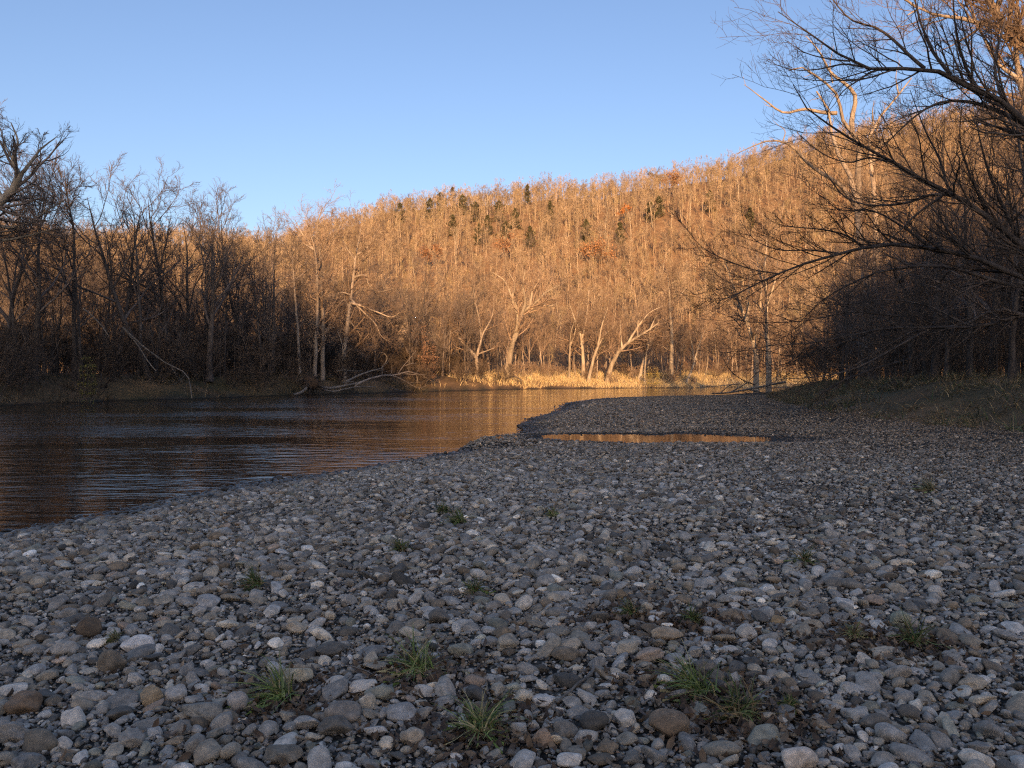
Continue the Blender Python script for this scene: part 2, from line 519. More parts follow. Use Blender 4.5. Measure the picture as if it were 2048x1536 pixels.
cov[:, 2] = np.where(onbar | ins, 0, sst(2, 30, fx) * sst(100, 130, fy) * sst(0, 2, df) * (1 - sst(9, 16, df)))
nx, ny = len(gx), len(gy)
ii = (np.arange(ny - 1)[:, None] * nx + np.arange(nx - 1)[None, :]).ravel()
quads = np.stack([ii, ii + 1, ii + nx + 1, ii + nx], 1)
o = obj("ground", mesh_from("ground", np.stack([fx, fy, zz], 1), quads, 4, M_ground, True, cov, "cover"))
tag(o, kind="structure")

# water sheets
wv = np.array([(-700, -420, 0), (700, -420, 0), (700, 178, 0), (-700, 178, 0)], float)
tag(obj("river", mesh_from("river", wv, np.array([[0, 1, 2, 3]]), 4, M_water, False)), kind="structure")
a = np.linspace(0, 2 * math.pi, 40, endpoint=False)
PZ = .262
pv = np.stack([PUD[0] + 4.2 * np.cos(a), PUD[1] + 1.95 * np.sin(a) - .05 * 4.2 * np.cos(a), np.full(40, PZ)], 1)
tag(obj("puddle", mesh_from("puddle", pv, np.arange(40)[None, :], 40, M_pool, False)), kind="structure")

# ------------------------------------------------------------------ stones
def ico(level):
    t = (1 + 5 ** .5) / 2
    v = [(-1,t,0),(1,t,0),(-1,-t,0),(1,-t,0),(0,-1,t),(0,1,t),(0,-1,-t),(0,1,-t),(t,0,-1),(t,0,1),(-t,0,-1),(-t,0,1)]
    v = [np.array(q) / np.linalg.norm(q) for q in v]
    f = [(0,11,5),(0,5,1),(0,1,7),(0,7,10),(0,10,11),(1,5,9),(5,11,4),(11,10,2),(10,7,6),(7,1,8),(3,9,4),(3,4,2),(3,2,6),(3,6,8),(3,8,9),(4,9,5),(2,4,11),(6,2,10),(8,6,7),(9,8,1)]
    for _ in range(level):
        cache, nf = {}, []
        def mid(a, b):
            k = (min(a, b), max(a, b))
            if k not in cache:
                q = v[a] + v[b]; v.append(q / np.linalg.norm(q)); cache[k] = len(v) - 1
            return cache[k]
        for a, b, c in f:
            x, y, z = mid(a, b), mid(b, c), mid(c, a)
            nf += [(a, x, z), (b, y, x), (c, z, y), (x, y, z)]
        f = nf
    return np.array(v), np.array(f)
ICO = [ico(l) for l in range(4)]

class Shape:
    """a water-worn stone: a softened intersection of half-spaces"""
    def __init__(self, rng, angular):
        k = rng.integers(8, 14)
        self.n = unit(rng.normal(size=(k, 3)))
        self.d = rng.uniform(.62, 1.05, k)
        self.p = angular
        self.w = rng.normal(size=(4, 3)) * 2.2; self.ph = rng.random(4) * 6.3; self.w2 = rng.normal(size=(5, 3)) * 5; self.ph2 = rng.random(5) * 6.3; self.am = rng.uniform(.004, .022)
    def at(self, dirs):
        dots = np.maximum(dirs @ self.n.T, 1e-3) / self.d
        r = 1 / (np.concatenate([dots, np.full((len(dirs), 1), .93)], 1) ** self.p).sum(1) ** (1 / self.p)
        r = r * (1 + .035 * np.sin(dirs @ self.w.T + self.ph).sum(1) + self.am * np.sin(dirs @ self.w2.T + self.ph2).sum(1))
        q = dirs * r[:, None]
        return q / np.abs(q).max()
srng = np.random.default_rng(5)
SHAPES = [Shape(srng, [11, 18, 30, 60][i % 4]) for i in range(28)]

PAL = np.array([(.25, .265, .30), (.27, .27, .285), (.29, .27, .24), (.19, .15, .11), (.36, .31, .25), (.48, .47, .46), (.12, .12, .125),
                (.34, .26, .22), (.21, .23, .21), (.33, .345, .38)])
PALW = np.array([.25, .24, .17, .06, .03, .03, .12, .015, .04, .045])

def rot_mats(rng, n, tilt):
    yaw = rng.random(n) * 2 * math.pi
    a = rng.normal(size=n) * tilt; b = rng.normal(size=n) * tilt
    ca, sa, cb, sb, cy, sy = np.cos(a), np.sin(a), np.cos(b), np.sin(b), np.cos(yaw), np.sin(yaw)
    z = np.zeros(n); o1 = np.ones(n)
    Rx = np.stack([o1, z, z, z, ca, -sa, z, sa, ca], 1).reshape(n, 3, 3)
    Ry = np.stack([cb, z, sb, z, o1, z, -sb, z, cb], 1).reshape(n, 3, 3)
    Rz = np.stack([cy, -sy, z, sy, cy, z, z, z, o1], 1).reshape(n, 3, 3)
    return Rz @ Ry @ Rx

# authored stones that stand out in the photograph: px, py (middle), width px, height ratio, colour, label
KEY = [
    (277, 1290, 64, .55, (.62, .62, .66), "long white block of stone beside a small white cube"),
    (316, 1300, 26, .8, (.5, .51, .54), "small pale cube-shaped stone touching the long white block"),
    (226, 1326, 54, .95, (.17, .15, .13), "big round dark brown stone just below the long white block"),
    (175, 1259, 52, .9, (.12, .095, .075), "dark rounded stone with a brown foot, upslope of the white block"),
    (592, 1354, 68, .62, (.46, .42, .34), "pale buff boulder behind the left foreground grass tuft"),
    (735, 1405, 36, 1.1, (.52, .5, .47), "pale egg-shaped stone standing on end right of centre litter patch"),
    (471, 1404, 50, 1.0, (.36, .35, .36), "upright grey stone left of the foreground grass tuft"),
    (305, 1396, 42, 1.05, (.33, .27, .20), "tan blocky stone standing on its edge"),
    (1336, 1450, 84, .7, (.21, .165, .13), "largest brown boulder, with a rough rusty face"),
    (1090, 1402, 52, .55, (.5, .51, .54), "flat pale rectangular stone near the grey stick"),
    (1596, 1522, 74, .7, (.6, .55, .53), "big pinkish white boulder at the bottom edge"),
    (822, 1476, 48, .85, (.40, .36, .32), "smooth grey-tan boulder left of the lowest grass tuft"),
    (1085, 1479, 42, .85, (.32, .24, .19), "reddish brown stone right of the lowest grass tuft"),
    (680, 1430, 86, .55, (.24, .22, .21), "wide dark slab-like boulder below the buff boulder"),
    (1140, 1522, 54, .65, (.52, .52, .54), "pale blue-white rounded stone low in the foreground"),
    (805, 1427, 68, .5, (.32, .33, .36), "broad flat blue-grey stone under a litter patch"),
    (50, 1408, 70, .8, (.20, .15, .115), "rust-stained brown boulder at the left edge"),
    (408, 1424, 80, .55, (.25, .25, .25), "wide dark grey boulder with a chipped end"),
    (1903, 1356, 42, .9, (.23, .235, .245), "rounded slate grey stone near the right edge"),
    (1680, 1362, 30, .75, (.62, .6, .57), "small bright white stone lying alone among grey ones"),
    (1130, 1309, 56, .6, (.19, .165, .14), "wedge-shaped dark brown stone in the middle of the bar"),
    (414, 1206, 66, .4, (.36, .365, .39), "long pale slab lying behind two round grey stones"),
    (397, 1226, 30, .95, (.38, .39, .42), "smooth upright grey stone leaning on a pale slab"),
    (1240, 1190, 30, .8, (.22, .17, .12), "small brown stone sitting high on grey gravel"),
    (1555, 1240, 30, .8, (.27, .215, .15), "ochre-brown stone beside smooth grey cobbles"),
    (1250, 1440, 44, .9, (.46, .46, .47), "pale speckled oval stone left of the largest brown boulder"),
    (980, 1285, 40, .45, (.27, .28, .30), "thin flat grey stone in the middle of the bar"),
    (1800, 1240, 44, .7, (.27, .29, .25), "greenish stone with lichen at the right"),
]

TUFTS = [
    (562, 1402, 120, 1, "sprawling green grass tuft below the pale buff boulder"),
    (838, 1350, 105, 1, "wide green grass tuft rooted in brown leaf litter"),
    (962, 1474, 110, 1, "lowest green grass tuft, its blades fanned to the left"),
    (1400, 1392, 120, 1, "bright green grass tuft above another tuft on the right of the bar"),
    (1480, 1440, 110, 1, "light green grass tuft growing right of the largest brown boulder"),
    (1385, 1250, 50, 1, "small upright grass tuft behind grey cobbles right of centre"),
    (1265, 1238, 60, .8, "thin grass tuft beside a wedge of brown stones"),
    (1825, 1290, 100, .9, "yellowish green spreading tuft at the right of the bar"),
    (1705, 1282, 60, .7, "sparse grass tuft left of the yellowish green one"),
    (515, 1178, 70, .9, "olive tuft lying flat upslope of the grey slab"),
    (950, 1190, 60, .7, "faint grass tuft in the middle of the bar"),
    (800, 1104, 45, 1, "small dark green tuft nearest the water"),
    (917, 1050, 55, .8, "flat olive tuft well up the bar"),
    (886, 1028, 36, .9, "tiny dark tuft just beyond the flat olive one"),
    (1610, 1130, 60, .7, "thin low tuft on the fine gravel to the right"),
    (232, 1290, 34, .8, "short dark tuft touching the long white block"),
    (1580, 1425, 40, .7, "tiny rosette of leaves between grey cobbles"),
    (1105, 1036, 40, .6, "brownish tuft beside a dark brown stone"),
    (1860, 985, 60, .6, "pale dry tuft far out on the right of the bar"),
]
def build_stones():
    rng = np.random.default_rng(21)
    placed = []   # x, y, r, a, b, c, colour index or rgb, label
    cell = .18
    grid = {}
    def ok(x, y, r, k):
        cx, cy = int(x // cell), int(y // cell)
        for i in (-1, 0, 1):
            for j in (-1, 0, 1):
                for (qx, qy, qr) in grid.get((cx + i, cy + j), ()):
                    if (qx - x) ** 2 + (qy - y) ** 2 < (k * (qr + r)) ** 2:
                        return False
        return True
    def put(x, y, r):
        grid.setdefault((int(x // cell), int(y // cell)), []).append((x, y, r))
    keys = []
    for (px, py, w, hr, c, lab) in KEY:
        g = GP(px, py + w * hr * .3)
        s = w / FPX * g[1] * .55
        keys.append((g[0], g[1], s, hr, c, lab)); put(g[0], g[1], s * .85)
    xs, ys, ss = [], [], []
    #        y0   y1  per m2  median  sigma  min   max
    for (y0, y1, dens, med, sig, mn, mx_) in ((2.2, 7, 1500, .026, .62, .014, .12), (7, 13, 950, .032, .54, .020, .11), (13, 24, 400, .045, .42, .031, .11), (24, 42, 125, .070, .3, .055, .13), (42, 78, 28, .115, .25, .095, .18)):
        hw = lambda y: .70 * y + 1.6
        area = (y1 - y0) * (hw(y0) + hw(y1))
        n = int(area * dens)
        y = rng.uniform(y0, y1, n * 2); x = rng.uniform(-1, 1, n * 2) * hw(y1)
        keep = np.abs(x) < hw(y); x, y = x[keep][:n], y[keep][:n]
        s = np.clip(med * np.exp(sig * rng.normal(size=len(x))), mn, mx_)
        s = s * (1 - .28 * sst(0, 6, x - .1 * y))   # finer towards the right
        xs.append(x); ys.append(y); ss.append(s)
    x, y, s = np.concatenate(xs), np.concatenate(ys), np.concatenate(ss)
    # stones standing in the shallows along the waterline
    inside, db, df, onbar, dg = fields(x, y)
    keep = np.where(inside, (db < .7) & (rng.random(len(x)) < .55), onbar & (dg < .2 + .8 * rng.random(len(x))))
    keep &= (rng.random(len(x)) > .03 + .95 * sst(-.7, -.05, puddle_field(x, y))) | (rng.random(len(x)) < .03)
    # muddier, leaf-strewn ground thins the stones out towards the grass bank
    bare = sst(-6.5, -1, dg) * sst(8, 14, y) * .55 + .25 * sst(.05, .25, vnoise(x, y, 1.0)) * (y < 12)
    keep &= rng.random(len(x)) > bare
    for (tpx, tpy, tw_, td, tl) in TUFTS[:9]:
        g = GP(tpx, tpy)
        keep &= ((x - g[0]) ** 2 / 1.6 + (y - g[1] + .05) ** 2 > (tw_ / FPX * g[1] * .5) ** 2) | (rng.random(len(x)) < .18)
    x, y, s = x[keep], y[keep], s[keep]
    o = np.argsort(-s); x, y, s = x[o], y[o], s[o]
    sel = []
    for i in range(len(x)):
        r = s[i] * .5
        if ok(x[i], y[i], r, .74):
            put(x[i], y[i], r); sel.append(i)
    x, y, s = x[sel], y[sel], s[sel]
    n = len(x)
    a = s * .5 * rng.uniform(1.05, 1.6, n); b = s * .5 * rng.uniform(.8, 1.1, n); c = s * .5 * rng.uniform(.38, .8, n)
    ci = rng.choice(len(PAL), n, p=PALW / PALW.sum())
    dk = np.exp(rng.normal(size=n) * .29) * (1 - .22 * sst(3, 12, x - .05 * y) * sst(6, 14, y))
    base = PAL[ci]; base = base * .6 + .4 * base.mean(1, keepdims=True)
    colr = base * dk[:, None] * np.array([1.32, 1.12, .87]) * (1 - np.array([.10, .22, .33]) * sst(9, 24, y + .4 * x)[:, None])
    zg = ground_z(x, y)
    # silt and algae darken the edge of the water and of the puddle
    wet = np.clip(1 - (zg - .035) / .08, 0, 1) ** .6
    wet = np.maximum(wet, sst(-.55, -.05, puddle_field(x, y)) * .85)
    rot = rot_mats(rng, n, .30)
    z = zg + c * rng.uniform(.2, .75, n)
    sh = rng.integers(0, len(SHAPES), n)
    # ---- individuals: the ones that show largest
    vis = s / y
    vis[(np.abs(x) > .637 * y) | ((CAMZ - z) / y * FPX + HY > 1530) | inside[keep][o][sel]] = 0
    top = np.argsort(-vis)[:300 - len(KEY)]
    is_top = np.zeros(n, bool); is_top[top] = True
    dirs, faces = ICO[3]
    words = ["blue-grey", "plain grey", "warm grey", "brown", "tan", "pale", "near-black", "pinkish brown", "greenish grey", "light blue-grey"]
    def individual(cx, cy, cz, ax, Rm, shp, rgb, w, label, group, k):
        v = SHAPES[shp].at(dirs) * np.array(ax)
        v = v @ Rm.T
        cols = np.empty((len(v), 4)); cols[:, :3] = rgb; cols[:, 3] = w
        ob = obj("cobble", mesh_from("cobble", v, faces, 3, M_stone, True, cols))
        ob.location = (cx, cy, cz)
        tag(ob, label, "stone", group)
    for j, i in enumerate(top):
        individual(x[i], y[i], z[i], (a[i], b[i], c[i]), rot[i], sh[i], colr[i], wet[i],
                   "rounded %s cobble among the nearest stones of the gravel bar" % words[ci[i]], "%s cobbles in the near gravel" % words[ci[i]], j)
    for j, (kx, ky, ks, hr, rgb, lab) in enumerate(keys):
        Rm = rot_mats(rng, 1, .1)[0]
        yaw = rng.uniform(-.4, .4)
        Rm = np.array([[math.cos(yaw), -math.sin(yaw), 0], [math.sin(yaw), math.cos(yaw), 0], [0, 0, 1]])
        individual(kx, ky, gz(kx, ky) + ks * hr * .62, (ks, ks * .75, ks * hr), Rm, (j * 5 + 2) % len(SHAPES), np.array(rgb) * np.array([1.15, 1.0, .80]), 0, lab, None, j)
    # ---- the rest of the bar: one mass, finer meshes the nearer
    V, F, C, off = [], [], [], 0
    pxs = s * 803 / y
    lod = np.where(pxs > 9, 2, np.where(pxs > 4.2, 1, 0))
    def emit(mask, lv, x, y, z, a, b, c, rot, sh, colr, wet):
        nonlocal off
        D, FF = ICO[lv]
        for k in range(len(SHAPES)):
            m = np.where(mask & (sh == k))[0]
            if len(m) == 0: continue
            base = SHAPES[k].at(D)
            v = base[None] * np.stack([a[m], b[m], c[m]], 1)[:, None, :]
            v = np.einsum('nij,nvj->nvi', rot[m], v) + np.stack([x[m], y[m], z[m]], 1)[:, None, :]
            V.append(v.reshape(-1, 3).astype(np.float32))
            F.append((FF[None] + (np.arange(len(m)) * len(D))[:, None, None] + off).reshape(-1, 3).astype(np.int32))
            cc = np.concatenate([colr[m], wet[m][:, None]], 1)
            C.append(np.repeat(cc, len(D), 0).astype(np.float32))
            off += len(m) * len(D)
    for lv in (2, 1, 0):
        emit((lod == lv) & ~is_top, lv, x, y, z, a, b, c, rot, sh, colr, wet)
    # pea gravel in the gaps, tinted darker to deepen the shade between stones
    n2 = 60000
    y2 = 2.3 + 7.5 * rng.random(n2) ** 1.2; x2 = rng.uniform(-1, 1, n2) * (.70 * y2 + .8)
    ins2, db2, _, on2, dg2 = fields(x2, y2)
    k2 = on2 & ~ins2; x2, y2 = x2[k2], y2[k2]; n2 = len(x2)
    s2 = np.clip(.015 * np.exp(.35 * rng.normal(size=n2)), .007, .03) * .5
    ci2 = rng.choice(len(PAL), n2, p=PALW / PALW.sum())
    emit(np.ones(n2, bool), 0, x2, y2, ground_z(x2, y2) + .006, s2 * 1.3, s2, s2 * .75, rot_mats(rng, n2, .4), rng.integers(0, len(SHAPES), n2),
         PAL[ci2] * rng.uniform(.4, .95, n2)[:, None] * np.array([1.2, 1.05, .85]), np.zeros(n2))
    g = obj("gravel", mesh_from("gravel", np.concatenate(V), np.concatenate(F), 3, M_stone, True, np.concatenate(C)))
    tag(g, "grey river gravel covering the whole bar", kind="stuff")
    print("stones", n, "gravel faces", sum(len(q) for q in F))
build_stones()

# ------------------------------------------------------------------ blades of grass, leaves
def blades(roots, height, width, rng, droop, colours, spread=.5, seg=3, heading=None):
    """flat tapering blades, as strips of quads; returns verts, quads, cols"""
    n = len(roots)
    h = height * rng.uniform(.5, 1.15, n) if np.isscalar(height) else height
    az = rng.random(n) * 2 * math.pi if heading is None else heading
    lean = np.abs(rng.normal(size=n)) * spread
    d = unit(np.stack([np.cos(az) * np.sin(lean), np.sin(az) * np.sin(lean), np.cos(lean)], 1))
    sidev = unit(np.cross(d, rng.normal(size=(n, 3))))
    p = np.array(roots, float)
    rows = []
    dr = droop * rng.uniform(.4, 1.4, n)
    for k in range(seg + 1):
        t = k / seg
        wd = width * (1 - t ** 1.5) * .5 + width * .03
        rows += [p - sidev * wd, p + sidev * wd]
        d = unit(d + np.stack([np.cos(az) * dr * .5, np.sin(az) * dr * .5, -dr], 1) / seg)
        p = p + d * (h / seg)[:, None]
    V = np.stack(rows, 1).reshape(-1, 3)
    base = (np.arange(n) * 2 * (seg + 1))[:, None, None]
    k = (np.arange(seg) * 2)[None, :, None]
    F = (base + k + np.array([0, 1, 3, 2])[None, None, :]).reshape(-1, 4)
    C = np.ones((n, 4)); C[:, :3] = np.asarray(colours)[rng.integers(0, len(colours), n)] * rng.uniform(.6, 1.3, n)[:, None]
    return V, F, np.repeat(C, 2 * (seg + 1), 0)

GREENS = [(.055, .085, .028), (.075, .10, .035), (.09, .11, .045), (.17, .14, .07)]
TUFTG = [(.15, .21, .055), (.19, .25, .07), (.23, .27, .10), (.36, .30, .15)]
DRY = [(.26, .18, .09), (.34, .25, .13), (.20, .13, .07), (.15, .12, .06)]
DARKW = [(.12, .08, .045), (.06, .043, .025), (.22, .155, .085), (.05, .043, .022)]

for j, (px, py, w, dens, lab) in enumerate(TUFTS):
    rng = np.random.default_rng(300 + j)
    g = GP(px, py)
    rad = w / FPX * g[1] * (.5 if j < 5 else .4)
    nb = int(120 * dens)
    roots = np.array([0, 0, .0]) + rng.normal(size=(nb, 3)) * np.array([rad * .22, rad * .22, 0])
    hd = rng.random(nb) * 6.28 if j % 3 else rng.normal(size=nb) * 1.1 + math.pi
    V, F, C = blades(roots, rad * 1.75, max(.0065, .0013 * g[1]), rng, 1.0, TUFTG if j < 4 else [tuple(.62 * q for q in c) for c in TUFTG] + DRY[:1] if j not in (17, 18, 8) else TUFTG[2:] + DRY[:1], 1.2, 4, hd)
    V = V + np.array([0, 0, .035])
    V[:, 2] = np.maximum(V[:, 2], .012 + .02 * rng.random(len(V)))
    ob = obj("grass_tuft", mesh_from("grass_tuft", V, F, 4, M_blade, True, C), loc=tuple(g))
    tag(ob, lab, "grass", "grass tufts on the gravel bar")

def leaf_litter():
    rng = np.random.default_rng(61)
    n = 12000
    y = 2.4 + 10 * rng.random(n) ** 1.5; x = rng.uniform(-1, 1, n) * (.68 * y + .5)
    # gathered round the tufts and to the right
    k = n // 3
    tp = np.array([GP(t[0], t[1])[:2] for t in TUFTS[:9]])
    q = tp[rng.integers(0, len(tp), k)] + rng.normal(size=(k, 2)) * .16
    x[:k], y[:k] = q[:, 0], q[:, 1]
    m = n // 2
    y[-m:] = rng.uniform(7, 26, m); x[-m:] = rng.uniform(.25, .66, m) * y[-m:]
    ins_, db_, df_, on_, dg_ = fields(x, y)
    keep = on_ & ~ins_ & (puddle_field(x, y) < 0) & (db_ > .8)
    x, y = x[keep], y[keep]; n = len(x)
    s = rng.uniform(.012, .034, n)
    tmpl = np.array([(-1, 0, .25), (-.3, .42, .05), (.45, .36, 0.0), (1, 0, .35), (.45, -.36, .1), (-.3, -.42, 0.2), (.0, 0, -.1)])
    rm = rot_mats(rng, n, .5)
    v = np.einsum('nij,vj->nvi', rm, tmpl) * s[:, None, None] + np.stack([x, y, ground_z(x, y) + rng.uniform(.004, .03, n)], 1)[:, None, :]
    f = np.array([(0, 1, 6), (1, 2, 6), (2, 3, 6), (3, 4, 6), (4, 5, 6), (5, 0, 6)])
    F = (f[None] + (np.arange(n) * 7)[:, None, None]).reshape(-1, 3)
    pal = np.array([(.12, .075, .045), (.17, .11, .065), (.085, .06, .045), (.24, .17, .11), (.13, .10, .08)])
    C = np.ones((n, 4)); C[:, :3] = pal[rng.integers(0, 5, n)] * rng.uniform(.7, 1.2, n)[:, None]
    tag(obj("leaf_litter", mesh_from("leaf_litter", v.reshape(-1, 3), F, 3, M_leaf, True, np.repeat(C, 7, 0))), "brown dead leaves caught between the stones", kind="stuff")
leaf_litter()

def bank_grass(name, label, pts, height, width, cols, seed, spread=.45, droop=.5, seg=2):
    rng = np.random.default_rng(seed)
    x, y = pts[:, 0], pts[:, 1]
    roots = np.stack([x, y, ground_z(x, y) - .02], 1)
    hh = height * rng.uniform(.4, 1.2, len(x)) * (1 + .9 * vnoise(x, y, 2.2))
    V, F, C = blades(roots, hh, width, rng, droop, cols, spread, seg)
    tag(obj(name, mesh_from(name, V, F, 4, M_blade, True, C)), label, kind="stuff")

def band(seed, n, y0, y1, x0, x1, test):
    rng = np.random.default_rng(seed)
    x = rng.uniform(x0, x1, n); y = rng.uniform(y0, y1, n)
    k = test(x, y, *fields(x, y))
    return np.stack([x[k], y[k]], 1)
rr = lambda x: np.random.default_rng(2).random(len(x)) * 20
GOLD = [(.58, .44, .23), (.48, .35, .17), (.64, .50, .28), (.38, .26, .13)]
def clump(x, y, s, lo):
    return vnoise(x, y, s) + np.random.default_rng(1).random(len(x)) * .35 > lo
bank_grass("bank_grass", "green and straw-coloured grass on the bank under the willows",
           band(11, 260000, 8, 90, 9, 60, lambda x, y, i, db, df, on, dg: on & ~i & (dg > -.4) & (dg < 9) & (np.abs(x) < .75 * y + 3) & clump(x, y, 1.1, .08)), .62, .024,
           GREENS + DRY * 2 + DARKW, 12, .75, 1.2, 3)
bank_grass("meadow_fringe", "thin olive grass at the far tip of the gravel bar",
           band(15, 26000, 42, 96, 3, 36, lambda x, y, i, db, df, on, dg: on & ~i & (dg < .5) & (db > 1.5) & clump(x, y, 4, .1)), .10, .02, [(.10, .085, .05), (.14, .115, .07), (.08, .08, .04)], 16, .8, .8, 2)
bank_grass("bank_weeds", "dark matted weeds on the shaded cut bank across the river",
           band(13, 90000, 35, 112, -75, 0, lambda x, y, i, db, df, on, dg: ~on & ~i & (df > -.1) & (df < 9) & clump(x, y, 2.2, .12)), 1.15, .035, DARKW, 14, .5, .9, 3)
bank_grass("dry_grass", "golden dry grass along the sunlit far bank",
           band(17, 150000, 108, 185, -15, 75, lambda x, y, i, db, df, on, dg: ~on & ~i & (df > 1.2) & (df < 22) & (x + 12 > rr(x)) & clump(x, y, 5, -.12)), 1.15, .045, GOLD, 18, .35, .5, 2)

# ------------------------------------------------------------------ trees
def part(name, batches, mat, root):
    v, f = tubes(batches)
    return obj(name, mesh_from(name, v, f, 4, mat), root)

def tree_batches(h, rng, style):
    """trunk tubes and crown tubes of a procedural bare tree of height h, at the origin"""
    st = dict(stems=1, lean=(0, 0), r=.011, limb=(7, .3, .95, 25, 55, .38, .6), l2=7, l3=6, l4=5, up=.06, wig=.12, rmin=.012, split=.0)
    st.update(style)
    ns = st["stems"]
    starts = np.zeros((ns, 3)); dirs = np.zeros((ns, 3)); dirs[:, 2] = 1
    dirs[:, :2] = np.array(st["lean"])
    if ns > 1:
        az = rng.random(ns) * 6.28
        dirs[:, 0] += st["split"] * np.cos(az); dirs[:, 1] += st["split"] * np.sin(az)
        starts[:, 0] += .2 * np.cos(az); starts[:, 1] += .2 * np.sin(az)
    lens = h * rng.uniform(.78, .95, ns)
    T = climb(starts, dirs, lens, h * st["r"] * (1 if ns == 1 else .62), .02, rng, 12, .05, .05)
    c, f0, f1, a0, a1, l0, l1 = st["limb"]
    up = st["up"]; rm = st["rmin"]
    B1 = sprout(*T, c, rng, (f0, f1), (a0, a1), (l0, l1), .55, .6, rm * 2.5, 8, st["wig"], up)
    B2 = sprout(*B1, st["l2"], rng, (.25, 1), (22, 60), (.35, .6), .35, .6, rm * 1.5, 6, st["wig"], up)
    B3 = sprout(*B2, st["l3"], rng, (.2, 1), (22, 58), (.35, .65), .3, .6, rm, 4, .13, up)
    out = [(*B1, 5), (*B2, 4), (*B3, 3)]
    if st["l4"]:
        B4 = sprout(*B3, st["l4"], rng, (.2, 1), (20, 55), (.45, .8), .3, .7, rm * .75, 3, .12, up)
        out.append((*B4, 3))
    return T, out

def make_tree(name, h, seed, style, label, cat="tree", group=None, loc=(0, 0, 0), mt=None, mc=None):
    rng = np.random.default_rng(seed)
    T, crown = tree_batches(h, rng, style)
    root = empty(name, loc, label, cat, group)
    for i in range(len(T[0])):
        part("trunk", [(T[0][i:i + 1], T[1][i:i + 1], 8)], mt or M_grey, root)
    part("crown", crown, mc or M_twig, root)
    return root

SPREAD = dict(limb=(8, .3, .95, 25, 58, .42, .66), l2=7, l3=6, l4=4, up=.05, wig=.15, rmin=.014)
VASE = dict(limb=(9, .22, .95, 15, 38, .45, .65), l2=6, l3=6, l4=4, up=.09, wig=.09, rmin=.014)
SLIM = dict(limb=(12, .3, .97, 25, 55, .2, .36), l2=6, l3=5, l4=4, up=.08, wig=.1, rmin=.014, r=.009)
BUSH = dict(stems=7, split=.55, r=.007, limb=(6, .1, .95, 20, 55, .35, .6), l2=6, l3=5, l4=3, up=.03, wig=.16, rmin=.010)

def bank_depth(px):
    ys = np.arange(40, 175, .5)
    xs = (px - CX) / FPX * ys
    i, db_, df_, on_, dg_ = fields(xs, ys)
    w = np.where(i & (df_ < 6))[0]
    return ys[w[-1]] if len(w) else 48
def at(px, Y):
    X = (px - CX) / FPX * Y
    return (X, Y, gz(X, Y) - .1)
def height(px, Y, top):
    return CAMZ - (top - HY) / FPX * Y - gz((px - CX) / FPX * Y, Y)

# -- trees that stand out on the left bank: px, depth, top row, style tweaks, bark, label
LEFT = [
    (70, 57, 335, dict(SPREAD, lean=(.05, 0), r=.014), M_dark, "dark spreading tree forking low beside the left edge"),
    (150, 62, 315, dict(SPREAD, lean=(-.05, 0)), M_dark, "bare tree with crooked upright limbs behind the dead leaning poles"),
    (300, 60, 292, dict(SPREAD, lean=(-.30, .0), r=.013), M_dark, "tall tree leaning left, top limbs bare against the sky"),
    (352, 64, 335, dict(SPREAD, lean=(-.12, 0), r=.013), M_dark, "leaning forked tree between the tall left-leaning tree and the round crown"),
    (418, 66, 362, dict(VASE, limb=(11, .3, .95, 18, 45, .5, .7), l2=8, l4=6, r=.017, up=.07), M_dark, "thick dark trunk with a broad round pink-brown crown"),
    (480, 70, 405, dict(VASE, r=.012), M_dark, "slender tree touching the right side of the round crown"),
    (545, 74, 400, dict(SPREAD, r=.011, lean=(.02, 0)), M_dark, "thin open-crowned tree where the hill skyline begins"),
    (225, 60, 325, dict(SPREAD, lean=(.14, 0), r=.012), M_dark, "bare tree leaning right, between two trees that lean left"),
    (20, 58, 350, dict(VASE, limb=(11, .3, .95, 18, 45, .5, .7), l2=8, l4=6, r=.013), M_dark, "upright dense-crowned tree at the left edge behind the huge leaning one"),
    (385, 74, 385, dict(SPREAD, lean=(-.1, 0), r=.012), M_dark, "mid-height tree half hidden left of the thick dark trunk"),
    (600, 84, 440, dict(SLIM, r=.011), M_grey, "slim grey tree left of the pair of pale twin trunks"),
]
for j, (px, Y, top, st, bm, lab) in enumerate(LEFT):
    Y = max(Y, bank_depth(px) + [6, 8, 5, 8, 6, 9, 8, 9, 10, 11, 7][j])
    p = at(px, Y)
    make_tree("bare_tree", height(px, Y, top), 500 + j, st, lab, loc=p, mt=bm, mc=M_twig_left)

